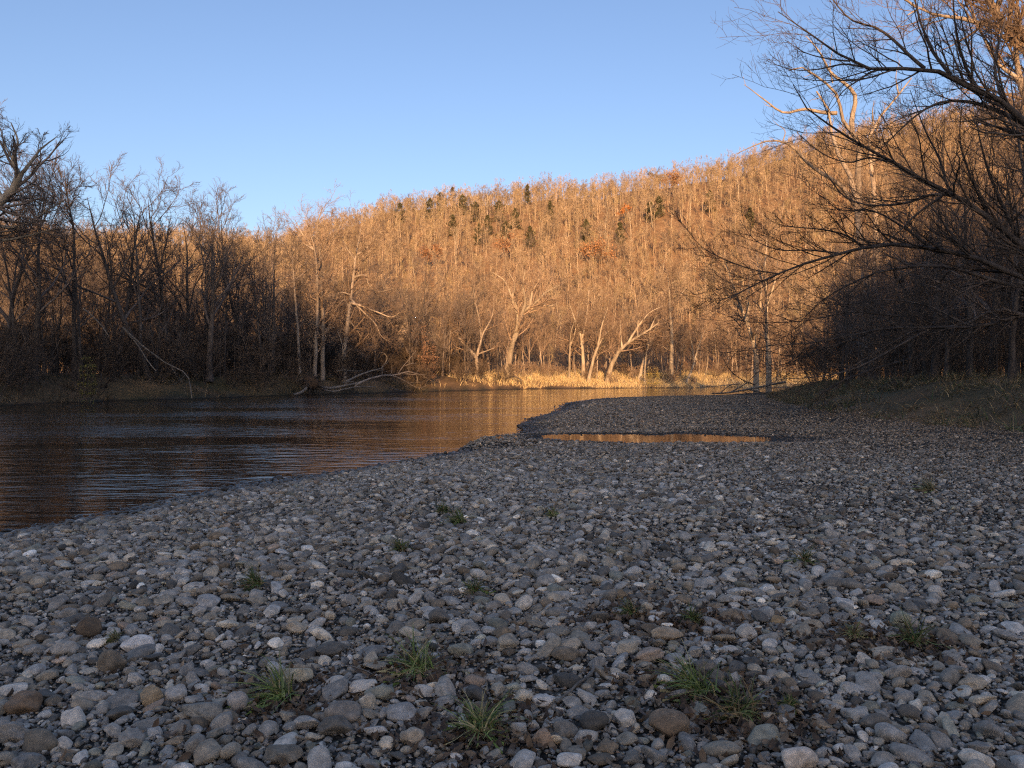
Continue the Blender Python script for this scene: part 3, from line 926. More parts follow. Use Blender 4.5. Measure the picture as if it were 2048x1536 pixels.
def authored_tree(name, limbs, Y, label, seed, mt, mc, group=None, twig=None, dY=1.2, trunks=1, base=None, cat_depth=0):
    """limbs: [(list of px,py, r0, r1)], the first `trunks` of them are trunks; every limb gets its own depth swing"""
    rng = np.random.default_rng(seed)
    if cat_depth:
        Y = max(Y, bank_depth(limbs[0][0][0][0]) + cat_depth)
        l0 = limbs[0]; limbs = [([foot(l0[0][0][0], Y)] + l0[0][1:], *l0[1:])] + limbs[1:]
    tw = dict(c1=1.0, lr1=(.3, .5), up=.05, rmin=.012, l2=5, l3=4, l4=0, lmax=4.0, ang=(25, 60), f1=.12, side=None)
    if twig: tw.update(twig)
    if base is None:
        base = P(*limbs[0][0][0], Y)
    root = empty(name, tuple(base), label, "tree", group)
    allP, allR = [], []
    for i, (pp, r0, r1) in enumerate(limbs):
        n = 14
        sw = rng.uniform(-dY, dY)
        pts = []
        for q, (a, b) in enumerate(pp):
            yy = Y + (sw * q / max(len(pp) - 1, 1) if i >= trunks else 0)
            pts.append(P(a, b, yy))
        c = resample(pts, n) - base
        t = np.linspace(0, 1, n)
        if i < trunks:   # let the trunk run a little into the soil
            c[0, 2] -= .15
        r = r0 + (r1 - r0) * t ** .9
        c = c + rng.normal(size=c.shape) * r[:, None] * .12
        allP.append(c); allR.append(r)
    allP, allR = np.array(allP), np.array(allR)
    for i in range(trunks):
        part("trunk", [(allP[i:i + 1], allR[i:i + 1], 10)], mt, root)
    if len(allP) > trunks:
        for i in range(trunks, len(allP)):
            part("limb", [(allP[i:i + 1], allR[i:i + 1], 8)], mt, root)
    B1 = sprout(allP, allR, 0, rng, (tw["f1"], 1), tw["ang"], tw["lr1"], .3, .5, tw["rmin"] * 1.6, 7, .1, tw["up"], tw["side"], tw["lmax"], perlen=tw["c1"])
    B2 = sprout(*B1, tw["l2"], rng, (.15, 1), (25, 60), (.35, .6), .3, .65, tw["rmin"], 5, .12, tw["up"], tw["side"])
    out = [(*B1, 4), (*B2, 3)]
    if tw["l3"]:
        B3 = sprout(*B2, tw["l3"], rng, (.15, 1), (22, 55), (.4, .7), .3, .7, tw["rmin"] * .8, 4, .12, tw["up"])
        out.append((*B3, 3))
        if tw["l4"]:
            out.append((*sprout(*B3, tw["l4"], rng, (.15, 1), (22, 50), (.4, .8), .3, .7, tw["rmin"] * .7, 3, .1, tw["up"]), 3))
    part("crown", out, mc, root)
    return root

def gy_row(px, Y):
    X = (px - CX) / FPX * Y
    return HY + (CAMZ - gz(X, Y)) * FPX / Y
def foot(px, Y):
    return (px, gy_row(px, Y))
authored_tree("bare_tree", [([foot(-150, 52), (-140, 600), (-100, 490), (-40, 430), (5, 400), (30, 374), (40, 345)], .55, .22),
                            ([(38, 350), (26, 320), (36, 285), (22, 245)], .16, .03), ([(38, 352), (62, 325), (80, 300), (112, 275)], .14, .03), ([(5, 400), (-20, 350), (-10, 300), (-25, 250)], .2, .03),
                            ([(-40, 430), (10, 455), (50, 450), (95, 420), (130, 400)], .14, .03), ([(-60, 450), (0, 480), (60, 470), (120, 455)], .14, .03), ([(-20, 350), (-60, 300), (-40, 240)], .12, .03), ([(26, 320), (10, 290), (0, 255)], .08, .02)],
              52, "huge tree leaning in at the left edge, its bare limb catching orange sun", 70, M_pale, M_twig_left, cat_depth=5, twig=dict(c1=1.5, l2=6, l3=5, l4=3, rmin=.012, lmax=4.5, f1=.2))
# pale twin trunks and the drooping tree at the edge of the light
authored_tree("bare_tree", [([foot(645, 88), (646, 640), (643, 570), (641, 510), (634, 450), (645, 415)], .30, .05),
                            ([(642, 540), (628, 500), (606, 470), (590, 440)], .14, .03), ([(643, 520), (660, 490), (676, 460), (690, 430)], .14, .03),
                            ([(646, 660), (668, 655), (680, 675), (686, 700)], .08, .02), ([(645, 560), (662, 552), (672, 565)], .09, .03), ([(641, 500), (650, 460), (668, 430)], .1, .02)],
              88, "tall straight pale trunk lit orange from mid height", 71, M_grey, M_twig, cat_depth=6, twig=dict(c1=1.2, l2=6, l3=5, l4=2, rmin=.014, lmax=5))
authored_tree("bare_tree", [([foot(630, 91), (632, 680), (635, 600), (634, 540), (625, 480), (610, 440)], .26, .04),
                            ([(634, 540), (648, 500), (660, 460)], .12, .03), ([(628, 500), (600, 480), (585, 455)], .1, .02)],
              91, "dimmer trunk standing just left of the tall straight pale one", 72, M_grey, M_twig, cat_depth=6, twig=dict(c1=1.2, l2=6, l3=5, l4=2, rmin=.014, lmax=5))
authored_tree("bare_tree", [([foot(688, 90), (690, 690), (698, 620), (704, 580), (708, 540), (714, 500), (722, 455)], .36, .05),
                            ([(702, 605), (730, 614), (757, 625), (785, 634), (800, 625)], .16, .03), ([(703, 600), (728, 625), (752, 650), (765, 675), (780, 683)], .14, .02),
                            ([(708, 555), (730, 550), (738, 570), (752, 582), (790, 576)], .13, .02), ([(703, 590), (680, 585), (660, 605)], .12, .02),
                            ([(690, 660), (670, 655), (650, 657)], .09, .02), ([(712, 510), (730, 500), (750, 470), (760, 450)], .12, .02), ([(710, 520), (690, 490), (680, 450)], .12, .02),
                            ([(700, 620), (690, 600), (668, 625), (656, 640)], .1, .02), ([(698, 640), (720, 670), (730, 700)], .09, .015)],
              90, "leaning tree with long drooping sunlit boughs reaching right", 73, M_grey, M_twig, cat_depth=5, twig=dict(c1=1.5, l2=6, l3=5, l4=2, rmin=.013, lmax=4.5, up=-.03))

# sunlit trees of the far bank
FB = 139
def far(limbs, Y, label, seed, mt=M_pale, n=1, **tw):
    d = dict(c1=.9, l2=6, l3=5, l4=3, rmin=.020, lmax=6, up=.06, f1=.3); d.update(tw)
    return authored_tree("sunlit_tree", limbs, Y, label, seed, mt, M_twig, twig=d, trunks=n, dY=2, cat_depth=(7 + seed % 3 * 1.5) if seed < 91 else 0)
far([([foot(1012, 141), (1022, 700), (1035, 660), (1040, 640), (1050, 620), (1072, 605), (1085, 590), (1120, 602 - 32)], .62, .1),
     ([(1024, 690), (1036, 645), (1034, 620), (1022, 590), (1008, 560), (985, 545)], .42, .07), ([(1040, 640), (1050, 605), (1046, 570), (1050, 540)], .4, .06),
     ([(1060, 615), (1066, 580), (1078, 560), (1076, 545)], .3, .05), ([(1034, 625), (1025, 595), (1030, 570), (1018, 545)], .3, .05),
     ([(1075, 603), (1100, 612), (1118, 604)], .2, .03)],
    141, "big pale forked tree leaning right on the sunlit bank", 81)
far([([foot(953, 128), (952, 715), (930, 690), (905, 655), (885, 630), (872, 615)], .36, .06), ([(952, 715), (962, 680), (958, 640), (950, 600), (945, 560)], .26, .05),
     ([(950, 710), (978, 700), (1000, 692)], .15, .03), ([(954, 712), (965, 670), (985, 630), (988, 590)], .22, .04), ([(930, 690), (925, 650), (915, 610)], .18, .03), ([(953, 720), (960, 740), (972, 742)], .12, .02)],
    128, "short many-limbed tree at the edge of the sunlit bank", 82, M_grey)
far([([foot(1167, 143), (1165, 700), (1160, 665), (1150, 640), (1138, 605)], .42, .06), ([(1163, 690), (1170, 650), (1175, 615), (1178, 580)], .3, .05), ([(1160, 668), (1148, 655), (1142, 630)], .2, .04)],
    143, "upright pale tree forking into a narrow V", 83)
far([([foot(1176, 141), (1188, 715), (1196, 690), (1204, 650), (1216, 615)], .38, .06), ([(1192, 700), (1210, 670), (1230, 650)], .2, .04)], 141, "slightly leaning tree at the foot of the narrow V tree", 84, M_pale)
far([([foot(1214, 142), (1226, 722), (1240, 700), (1262, 682), (1290, 665), (1318, 645)], .55, .1), ([(1256, 686), (1278, 650), (1300, 625), (1330, 610)], .25, .04), ([(1244, 697), (1242, 670), (1240, 640)], .22, .04),
     ([(1275, 675), (1276, 645), (1282, 615)], .2, .03), ([(1300, 660), (1312, 630), (1320, 600)], .18, .03)], 142, "long pale trunk bowed over steeply to the right", 85)
far([([foot(1278, 145), (1284, 735), (1292, 705), (1298, 690), (1308, 670)], .46, .08), ([(1292, 705), (1300, 660), (1296, 630)], .2, .04), ([(1298, 692), (1320, 690), (1336, 700)], .14, .03)], 145, "short thick slanting trunk in the golden grass", 86)
far([([foot(1289, 146), (1290, 735), (1293, 705), (1300, 680), (1318, 640)], .2, .05), ([(1296, 690), (1290, 660), (1286, 630)], .14, .03)], 146, "thin pole-like trunk crossing the short thick slanting one", 87)
far([([foot(1343, 160), (1343, 660), (1340, 610), (1338, 575), (1336, 550)], .5, .12), ([(1342, 622), (1352, 605), (1362, 590), (1372, 575)], .3, .06), ([(1339, 585), (1325, 578), (1318, 570)], .2, .04), ([(1338, 570), (1350, 562), (1352, 555)], .18, .04)],
    160, "tall pale snag with one arm raised to the right", 88)
far([([foot(1138, 140), (1140, 700), (1143, 660), (1150, 640)], .26, .08), ([(1141, 690), (1150, 665), (1152, 640)], .14, .04)], 140, "short grey trunk left of the narrow V tree", 89)
far([([foot(1372, 147), (1385, 735), (1398, 690), (1410, 660)], .28, .05), ([(1388, 722), (1384, 690), (1378, 660)], .16, .03), ([(1394, 700), (1404, 690), (1416, 690)], .12, .03)], 147, "thin tree leaning right over the sandy beach", 90)
far([([foot(1512, 120), (1508, 690), (1492, 640), (1478, 605), (1462, 560), (1450, 520)], .5, .08), ([(1495, 645), (1496, 600), (1500, 540), (1498, 480)], .3, .05), ([(1484, 620), (1462, 600), (1440, 560)], .22, .04), ([(1506, 685), (1518, 640), (1522, 580), (1530, 520)], .3, .04)],
    120, "left-leaning sunlit tree at the end of the gravel bar", 91, M_pale)
far([([foot(1538, 108), (1536, 690), (1533, 655), (1534, 600), (1530, 540), (1534, 480)], .42, .06), ([(1534, 610), (1548, 570), (1556, 520)], .2, .04), ([(1533, 580), (1520, 550), (1512, 500)], .2, .03)],
    108, "upright half-lit trunk at the edge of the dark thicket", 92, M_pale)

# dead tree above the right thicket
authored_tree("dead_tree", [([foot(1735, 72), (1730, 560), (1716, 440), (1703, 358), (1677, 309), (1665, 270), (1657, 241), (1656, 212), (1648, 192), (1633, 182)], .52, .07),
                            ([(1718, 430), (1716, 330), (1716, 280), (1700, 261), (1683, 235), (1677, 195), (1651, 166), (1625, 147), (1605, 135), (1577, 140)], .30, .05),
                            ([(1703, 262), (1703, 241), (1708, 186), (1687, 166), (1660, 143), (1640, 105), (1612, 72)], .25, .035),
                            ([(1674, 226), (1648, 225), (1612, 218), (1566, 225), (1540, 208), (1511, 186), (1488, 169)], .20, .025),
                            ([(1712, 410), (1680, 370), (1640, 345), (1608, 319), (1586, 293), (1563, 283), (1530, 283), (1498, 296), (1468, 310)], .24, .025),
                            ([(1566, 283), (1570, 262), (1556, 250), (1545, 240)], .06, .012),
                            ([(1665, 166), (1660, 130), (1668, 90)], .07, .015)],
              72, "dead bare tree with twisted sunlit limbs rising over the dark thicket", 95, M_grey, M_grey, twig=dict(c1=.22, l2=2, l3=0, rmin=.012, lmax=1.2, f1=.6))
authored_tree("dead_tree", [([foot(1752, 75), (1752, 560), (1750, 423), (1742, 326), (1737, 293), (1749, 244), (1775, 221), (1797, 189), (1823, 156)], .45, .05),
                            ([(1747, 250), (1745, 225), (1748, 200)], .1, .02), ([(1745, 330), (1755, 296), (1791, 267), (1833, 244), (1869, 234)], .2, .03), ([(1797, 189), (1792, 150), (1800, 120)], .07, .015)],
              75, "dead forked trunk standing right behind the twisted dead tree", 96, M_grey, M_twig, twig=dict(c1=.35, l2=3, l3=2, rmin=.012, lmax=1.8, f1=.5))
# tall sunlit cottonwood at the top right
authored_tree("tall_tree", [([foot(2120, 46), (2110, 420), (2085, 200), (2048, 91), (2009, 52), (1976, 0), (1950, -60)], .5, .16),
                            ([(2090, 180), (2048, 60), (1970, 49), (1921, 36), (1866, 28), (1836, 16), (1815, 30)], .28, .04), ([(1836, 16), (1800, -10), (1770, -50)], .08, .03),
                            ([(2100, 300), (2040, 160), (2030, 60), (2040, -40)], .25, .06), ([(1990, 25), (2010, -30), (2020, -80)], .2, .06), ([(2040, 160), (2000, 130), (1960, 60), (1930, -20)], .12, .03)],
              46, "tall cottonwood at the top right with orange-lit upper limbs", 97, M_grey, M_twig, twig=dict(c1=1.6, l2=6, l3=6, l4=3, rmin=.008, lmax=4.5, f1=.1))

# -- willows over the right of the bar
WT = dict(c1=2.7, lr1=(.26, .48), l2=7, l3=4, l4=0, rmin=.0050, lmax=2.3, up=.05, ang=(20, 50), f1=.06, side=(-.3, 0, .35))
authored_tree("willow", [([foot(2290, 20), (2285, 700), (2270, 600), (2220, 500)], 0.288, 0.176),
                         ([(2240, 540), (2160, 360), (2100, 290), (2048, 244), (2002, 202), (1954, 182), (1888, 147), (1850, 137), (1775, 140), (1725, 133), (1683, 111), (1612, 62), (1556, 23)], 0.136, 0.008),
                         ([(1790, 140), (1752, 141), (1713, 163), (1683, 186), (1670, 208)], 0.036, 0.008),
                         ([(1850, 137), (1816, 108), (1784, 78), (1751, 55), (1706, 42), (1670, 5), (1640, -40)], 0.048, 0.008),
                         ([(1900, 150), (1870, 110), (1846, 60), (1830, 0), (1822, -60)], 0.048, 0.010),
                         ([(1960, 186), (1930, 130), (1912, 60), (1905, -20)], 0.052, 0.010),
                         ([(2010, 210), (1990, 140), (2005, 60), (2030, -30)], 0.048, 0.010),
                         ([(2048, 246), (2003, 225), (1934, 203), (1889, 203), (1846, 221), (1800, 260), (1760, 300)], 0.064, 0.008),
                         ([(1700, 122), (1660, 118), (1610, 105), (1570, 80)], 0.024, 0.006), ([(1725, 134), (1690, 128), (1640, 138), (1590, 140), (1548, 128)], 0.028, 0.006),
                         ([(1784, 140), (1740, 155), (1690, 160), (1620, 160), (1560, 150)], 0.024, 0.006)],
              20, "large willow whose thick dark limb arches up against the sky", 101, M_dark, M_twig_dark, twig=WT, dY=1.5)
authored_tree("willow", [([foot(2230, 21), (2225, 720), (2190, 640), (2120, 550)], 0.240, 0.128),
                         ([(2130, 560), (2048, 495), (2002, 456), (1954, 420), (1908, 391), (1836, 355), (1784, 322), (1726, 293), (1680, 264), (1641, 238), (1615, 218), (1595, 192), (1586, 169)], 0.104, 0.010),
                         ([(1800, 330), (1740, 315), (1700, 325), (1650, 310), (1600, 270)], 0.032, 0.006), ([(1908, 391), (1860, 390), (1830, 400), (1780, 410), (1700, 400), (1640, 330)], 0.048, 0.008),
                         ([(1954, 420), (1900, 380), (1880, 320), (1850, 260), (1820, 180)], 0.048, 0.008), ([(2048, 495), (2000, 400), (1970, 320), (1950, 230)], 0.064, 0.010),
                         ([(1980, 440), (1940, 350), (1920, 280), (1925, 200)], 0.040, 0.008), ([(1885, 392), (1832, 430), (1790, 470), (1740, 500)], 0.040, 0.008),
                         ([(2080, 520), (2060, 420), (2040, 300), (2020, 150)], 0.064, 0.010)],
              21, "willow with one long straight limb slanting up to the left", 102, M_dark, M_twig_dark, twig=WT, dY=1.5)
authored_tree("willow", [([foot(2200, 25), (2195, 700), (2150, 620)], 0.272, 0.160),
                         ([(2160, 640), (2080, 570), (1998, 537), (1931, 510), (1864, 497), (1797, 489), (1729, 495), (1679, 507), (1639, 519), (1609, 527), (1568, 544), (1528, 557), (1494, 578), (1447, 605)], 0.120, 0.010),
                         ([(1490, 580), (1440, 600), (1404, 603)], 0.016, 0.005), ([(1729, 495), (1690, 470), (1650, 460), (1600, 455), (1560, 452)], 0.040, 0.008),
                         ([(1560, 548), (1510, 540), (1450, 520), (1400, 490), (1370, 455)], 0.024, 0.006), ([(1679, 507), (1620, 500), (1560, 500), (1510, 480), (1480, 440)], 0.032, 0.006),
                         ([(1864, 497), (1800, 450), (1740, 420), (1680, 420), (1640, 390)], 0.048, 0.008), ([(1931, 510), (1890, 450), (1850, 400), (1800, 370)], 0.048, 0.008)],
              25, "willow with a long bough arching low over the gravel toward the light", 103, M_dark, M_twig_dark, twig=dict(WT, rmin=.006), dY=1.5)
authored_tree("willow", [([foot(2180, 29), (2170, 690), (2120, 620)], 0.240, 0.128),
                         ([(2130, 630), (2048, 581), (1965, 554), (1911, 537), (1864, 531), (1797, 537), (1746, 547), (1696, 571), (1646, 598), (1609, 635)], 0.104, 0.012),
                         ([(2120, 620), (2048, 630), (1965, 652), (1864, 655), (1763, 658), (1696, 672), (1595, 689), (1520, 690)], 0.080, 0.008),
                         ([(2048, 631), (1998, 618), (1931, 648), (1830, 662), (1729, 719), (1645, 762), (1578, 770)], 0.064, 0.008),
                         ([(1864, 655), (1800, 690), (1700, 740), (1620, 755), (1560, 758)], 0.048, 0.008), ([(1797, 632), (1697, 625), (1620, 640), (1520, 645), (1470, 640)], 0.032, 0.006),
                         ([(1750, 660), (1680, 690), (1600, 715), (1520, 700), (1450, 705)], 0.032, 0.006), ([(1700, 680), (1640, 700), (1560, 730), (1500, 725)], 0.032, 0.006),
                         ([(1931, 648), (1850, 610), (1760, 600), (1680, 610), (1600, 600)], 0.040, 0.008)],
              29, "low willow trailing many dark boughs down to the bank", 104, M_dark, M_twig_dark, twig=dict(WT, rmin=.0065, up=.0, side=(-.3, 0, 0)), dY=1.5)

# -- families of trees copied with their parts (random fill of each wood)
TG = {}
def family(key, specs, label, cat="tree", group=None):
    TG[key] = [None, specs, label, cat, group, []]
def place(key, i, loc, rz, sc):
    fam = TG[key]
    name, hs, seeds, style, mt, mc = fam[1]
    j = i % len(seeds)
    while len(fam[5]) <= j:
        fam[5].append(None)
    if fam[5][j] is None:
        r = make_tree(name, hs, seeds[j], style, fam[2], fam[3], fam[4], loc, mt, mc)
        r.rotation_euler = (0, 0, rz); r.scale = (sc, sc, sc)
        fam[5][j] = r
    else:
        copy_tree(fam[5][j], loc, rz, sc)

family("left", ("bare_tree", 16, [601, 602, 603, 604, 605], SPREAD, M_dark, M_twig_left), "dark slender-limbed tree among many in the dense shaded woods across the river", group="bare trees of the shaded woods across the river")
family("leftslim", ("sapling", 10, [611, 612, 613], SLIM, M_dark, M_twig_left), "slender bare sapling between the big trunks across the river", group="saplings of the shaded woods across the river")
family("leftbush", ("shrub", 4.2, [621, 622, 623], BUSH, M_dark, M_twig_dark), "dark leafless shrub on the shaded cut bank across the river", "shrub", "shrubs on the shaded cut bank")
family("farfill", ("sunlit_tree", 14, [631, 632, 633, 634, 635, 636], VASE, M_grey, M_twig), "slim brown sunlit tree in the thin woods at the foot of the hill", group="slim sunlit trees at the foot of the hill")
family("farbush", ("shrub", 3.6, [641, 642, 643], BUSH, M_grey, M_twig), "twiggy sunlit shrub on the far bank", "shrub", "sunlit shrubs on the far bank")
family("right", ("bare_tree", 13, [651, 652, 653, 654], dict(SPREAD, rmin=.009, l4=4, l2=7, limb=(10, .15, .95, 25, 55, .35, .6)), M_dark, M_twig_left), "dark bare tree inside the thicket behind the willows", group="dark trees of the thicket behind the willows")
family("rightbush", ("shrub", 5.5, [661, 662, 663], dict(BUSH, rmin=.0075, l4=4), M_dark, M_twig_dark), "dense leafless shrub in the thicket behind the willows", "shrub", "shrubs of the thicket behind the willows")

def scatter(seed, n, y0, y1, x0, x1, test, dmin):
    rng = np.random.default_rng(seed)
    x = rng.uniform(x0, x1, n); y = rng.uniform(y0, y1, n)
    k = test(x, y, *fields(x, y)); x, y = x[k], y[k]
    out = []
    for a_, b_ in zip(x, y):
        if all((a_ - c) ** 2 + (b_ - d) ** 2 > dmin * dmin for c, d in out):
            out.append((a_, b_))
    return out
def fill(key, seed, pts, s0, s1):
    rng = np.random.default_rng(seed)
    for i, (x, y) in enumerate(pts):
        place(key, i, (x, y, gz(x, y) - .1), rng.random() * 6.28, rng.uniform(s0, s1))
infr = lambda x, y, m=.68: np.abs(x) < m * y
fill("left", 1, scatter(31, 1800, 45, 140, -85, -2, lambda x, y, i, db, df, on, dg: ~on & ~i & (df > 4) & (df < 42) & infr(x, y), 3.3), .62, 1.08)
fill("leftslim", 2, scatter(32, 900, 45, 130, -75, 0, lambda x, y, i, db, df, on, dg: ~on & ~i & (df > 4) & (df < 30) & infr(x, y), 2.8), .6, 1.1)
fill("leftbush", 3, scatter(33, 1600, 40, 130, -75, 4, lambda x, y, i, db, df, on, dg: ~on & ~i & (df > 1.4) & (df < 26) & infr(x, y), 2.7), .45, 1.45)
fill("farfill", 4, scatter(34, 1500, 118, 190, -12, 95, lambda x, y, i, db, df, on, dg: ~on & ~i & (df > 8) & (df < 36) & infr(x, y, .5), 3.9), .6, 1.1)
fill("farbush", 5, scatter(35, 900, 105, 180, -16, 75, lambda x, y, i, db, df, on, dg: ~on & ~i & (df > 4.5) & (df < 24) & infr(x, y, .5), 3.4), .45, 1.1)
fill("right", 6, scatter(36, 1600, 26, 96, 12, 70, lambda x, y, i, db, df, on, dg: on & ~i & (dg > 4 + .07 * np.clip(y - 30, 0, 25) - .1 * np.maximum(y - 62, 0) + 6 * vnoise(x, y, 4)) & (dg < 40) & infr(x, y, .78), 3.6), .6, 1.25)
fill("right", 8, scatter(38, 900, 28, 90, 14, 70, lambda x, y, i, db, df, on, dg: on & ~i & (dg > 5) & (dg < 46) & (x > .385 * y) & infr(x, y, .76), 2.7), .6, 1.2)
fill("rightbush", 7, scatter(37, 1400, 22, 94, 14, 60, lambda x, y, i, db, df, on, dg: on & ~i & (dg > 4.5 + .08 * np.clip(y - 30, 0, 25) - .12 * np.maximum(y - 62, 0) + 5 * vnoise(x, y, 3)) & (dg < 30) & infr(x, y, .76), 3.3), .45, 1.1)

# ------------------------------------------------------------------ hillside forest: one mass of instanced bare trees
def forest():
    rng = np.random.default_rng(77)
    protos = []
    RND = dict(limb=(8, .42, .96, 32, 64, .26, .42), l2=6, l3=5, l4=4, rmin=.0155, up=.035, r=.010)
    kinds = [(RND, 14, M_grey), (dict(RND, limb=(7, .5, .97, 28, 60, .24, .38)), 15, M_grey), (dict(RND, lean=(.1, 0), r=.013), 14, M_pale),
             (dict(RND, limb=(9, .3, .95, 35, 70, .3, .5)), 11, M_grey), (dict(RND, limb=(10, .35, .95, 35, 70, .32, .5), l4=4), 12, M_dark), (dict(VASE, limb=(6, .3, .95, 20, 50, .35, .6), l2=5, l3=5, l4=3, rmin=.02), 9, M_grey)]
    for j, (st, h, mt) in enumerate(kinds):
        T, crown = tree_batches(h, np.random.default_rng(700 + j), st)
        v1, f1 = tubes([(*T, 5)]); v2, f2 = tubes(crown)
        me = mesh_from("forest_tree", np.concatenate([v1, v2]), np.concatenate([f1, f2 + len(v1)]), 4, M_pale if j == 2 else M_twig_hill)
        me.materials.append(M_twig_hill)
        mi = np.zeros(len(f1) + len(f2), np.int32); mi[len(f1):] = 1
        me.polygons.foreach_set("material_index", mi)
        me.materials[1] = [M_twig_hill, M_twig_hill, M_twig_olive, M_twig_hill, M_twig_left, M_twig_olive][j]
        protos.append(bpy.data.objects.new("forest_tree", me))
    n = 24000
    r = np.sqrt(rng.uniform(165 ** 2, 475 ** 2, n)); t = rng.uniform(-.66, .66, n)
    y = r / np.sqrt(1 + t * t); x = t * y
    ins_, db_, df_, on_, dg_ = fields(x, y)
    k = ~ins_ & ~on_ & (df_ > 34)
    dens = .46 + .3 * vnoise(x, y, 26)
    for hx, hy in CLEAR:
        k &= (x - hx) ** 2 + (y - hy) ** 2 > 20
    k &= rng.random(n) < dens
    x, y = x[k], y[k]
    # woods behind the left bank
    x2 = rng.uniform(-125, 0, 3000); y2 = rng.uniform(70, 180, 3000)
    i2, d2, f2, o2, _ = fields(x2, y2); k2 = ~i2 & ~o2 & (f2 > 33) & (np.abs(x2) < .68 * y2) & (rng.random(3000) < .62)
    # woods on the ridge behind the viewer
    x3 = rng.uniform(-150, 150, 1000); y3 = rng.uniform(-185, -105, 1000)
    x = np.concatenate([x, x2[k2], x3]); y = np.concatenate([y, y2[k2], y3])
    z = ground_z(x, y) - .2
    n = len(x)
    me = bpy.data.meshes.new("hillside_forest")
    me.vertices.add(n); me.vertices.foreach_set("co", np.stack([x, y, z], 1).astype(np.float32).ravel())
    def attr(nm, tp, val):
        a_ = me.attributes.new(nm, tp, 'POINT'); a_.data.foreach_set("value", val)
    kid_ = rng.choice(6, n, p=[.25, .21, .07, .20, .11, .16])
    kid_ = np.where((y > 0) & (x < -8) & (y < 180) & (fields(x, y)[2] < 75) & (rng.random(n) < .8), 4, kid_)  # left woods mostly get the darkened twigs, shade put in by colour
    attr("kind_id", 'INT', kid_.astype(np.int32))
    attr("turn", 'FLOAT', (rng.random(n) * 6.28).astype(np.float32))
    attr("size", 'FLOAT', (rng.uniform(.5, 1.0, n) * np.where(y < 0, np.where(x > -5, .38, .6), 1)).astype(np.float32))
    me.update()
    ob = obj("hillside_forest", me)
    ng = bpy.data.node_groups.new("forest_nodes", 'GeometryNodeTree')
    ng.interface.new_socket("Geometry", in_out='INPUT', socket_type='NodeSocketGeometry')
    ng.interface.new_socket("Geometry", in_out='OUTPUT', socket_type='NodeSocketGeometry')
    N, L = ng.nodes, ng.links
    gi = N.new("NodeGroupInput"); go = N.new("NodeGroupOutput")
    def named(nm, tp):
        q = N.new("GeometryNodeInputNamedAttribute"); q.data_type = tp; q.inputs["Name"].default_value = nm
        return next(s for s in q.outputs if s.enabled and s.name == "Attribute")
    kid, turn, size = named("kind_id", 'INT'), named("turn", 'FLOAT'), named("size", 'FLOAT')
    cx = N.new("ShaderNodeCombineXYZ"); L.new(turn, cx.inputs[2])
    jn = N.new("GeometryNodeJoinGeometry")
    for j, pr in enumerate(protos):
        oi = N.new("GeometryNodeObjectInfo"); oi.inputs["Object"].default_value = pr
        cmpn = N.new("FunctionNodeCompare"); cmpn.data_type = 'INT'; cmpn.operation = 'EQUAL'
        ia, ib = [s for s in cmpn.inputs if s.enabled][:2]
        L.new(kid, ia); ib.default_value = j
        ip = N.new("GeometryNodeInstanceOnPoints")
        L.new(gi.outputs[0], ip.inputs["Points"]); L.new(cmpn.outputs[0], ip.inputs["Selection"])
        L.new(oi.outputs["Geometry"], ip.inputs["Instance"]); L.new(cx.outputs[0], ip.inputs["Rotation"]); L.new(size, ip.inputs["Scale"])
        L.new(ip.outputs[0], jn.inputs[0])
    L.new(jn.outputs[0], go.inputs[0])
    md = ob.modifiers.new("forest", 'NODES'); md.node_group = ng
    tag(ob, "bare brown woods covering the sunlit hillside", kind="stuff")
    print("forest trees", n)
# -- single trees that stand out on the hill
CLEAR = []
def hill_point(px, py):
    """where the sight line through (px, py) meets the hill"""
    for d in np.arange(175, 480, 2.0):
        q = P(px, py, d)
        g_ = gz(q[0], d)
        if g_ + 5.5 >= q[2]:
            break
    q[2] = g_ - .2
    CLEAR.append((q[0], q[1]))
    return q
WHITE = [(1380, 425, 52, "bright white bare tree high on the hill, upright and forked"), (1343, 428, 22, "short white leaning snag left of the bright white hill tree"),
         (1210, 470, 62, "pale thin trunk leaning left in mid-hill"), (1262, 455, 42, "pale slanting trunk just under an orange-leaved treetop"), (975, 432, 44, "pale forked tree between dark evergreens"),
         (912, 500, 56, "pale crooked trunk on the left slope of the hill"), (1480, 400, 50, "pale branching tree near the hilltop at right"), (1305, 428, 40, "thin pale tree right of the orange-leaved treetop"),
         (948, 560, 50, "single pale stem low on the left slope")]
for j, (px, py, hp, lab) in enumerate(WHITE):
    q = hill_point(px, py)
    make_tree("pale_tree", hp / FPX * q[1] + 6, 800 + j, dict(VASE, limb=(6, .5, .95, 15, 40, .3, .5), l2=4, l3=3, l4=0, rmin=.035, r=.02), lab, loc=tuple(q - np.array([0, 0, .3])), mt=M_pale, mc=M_pale)

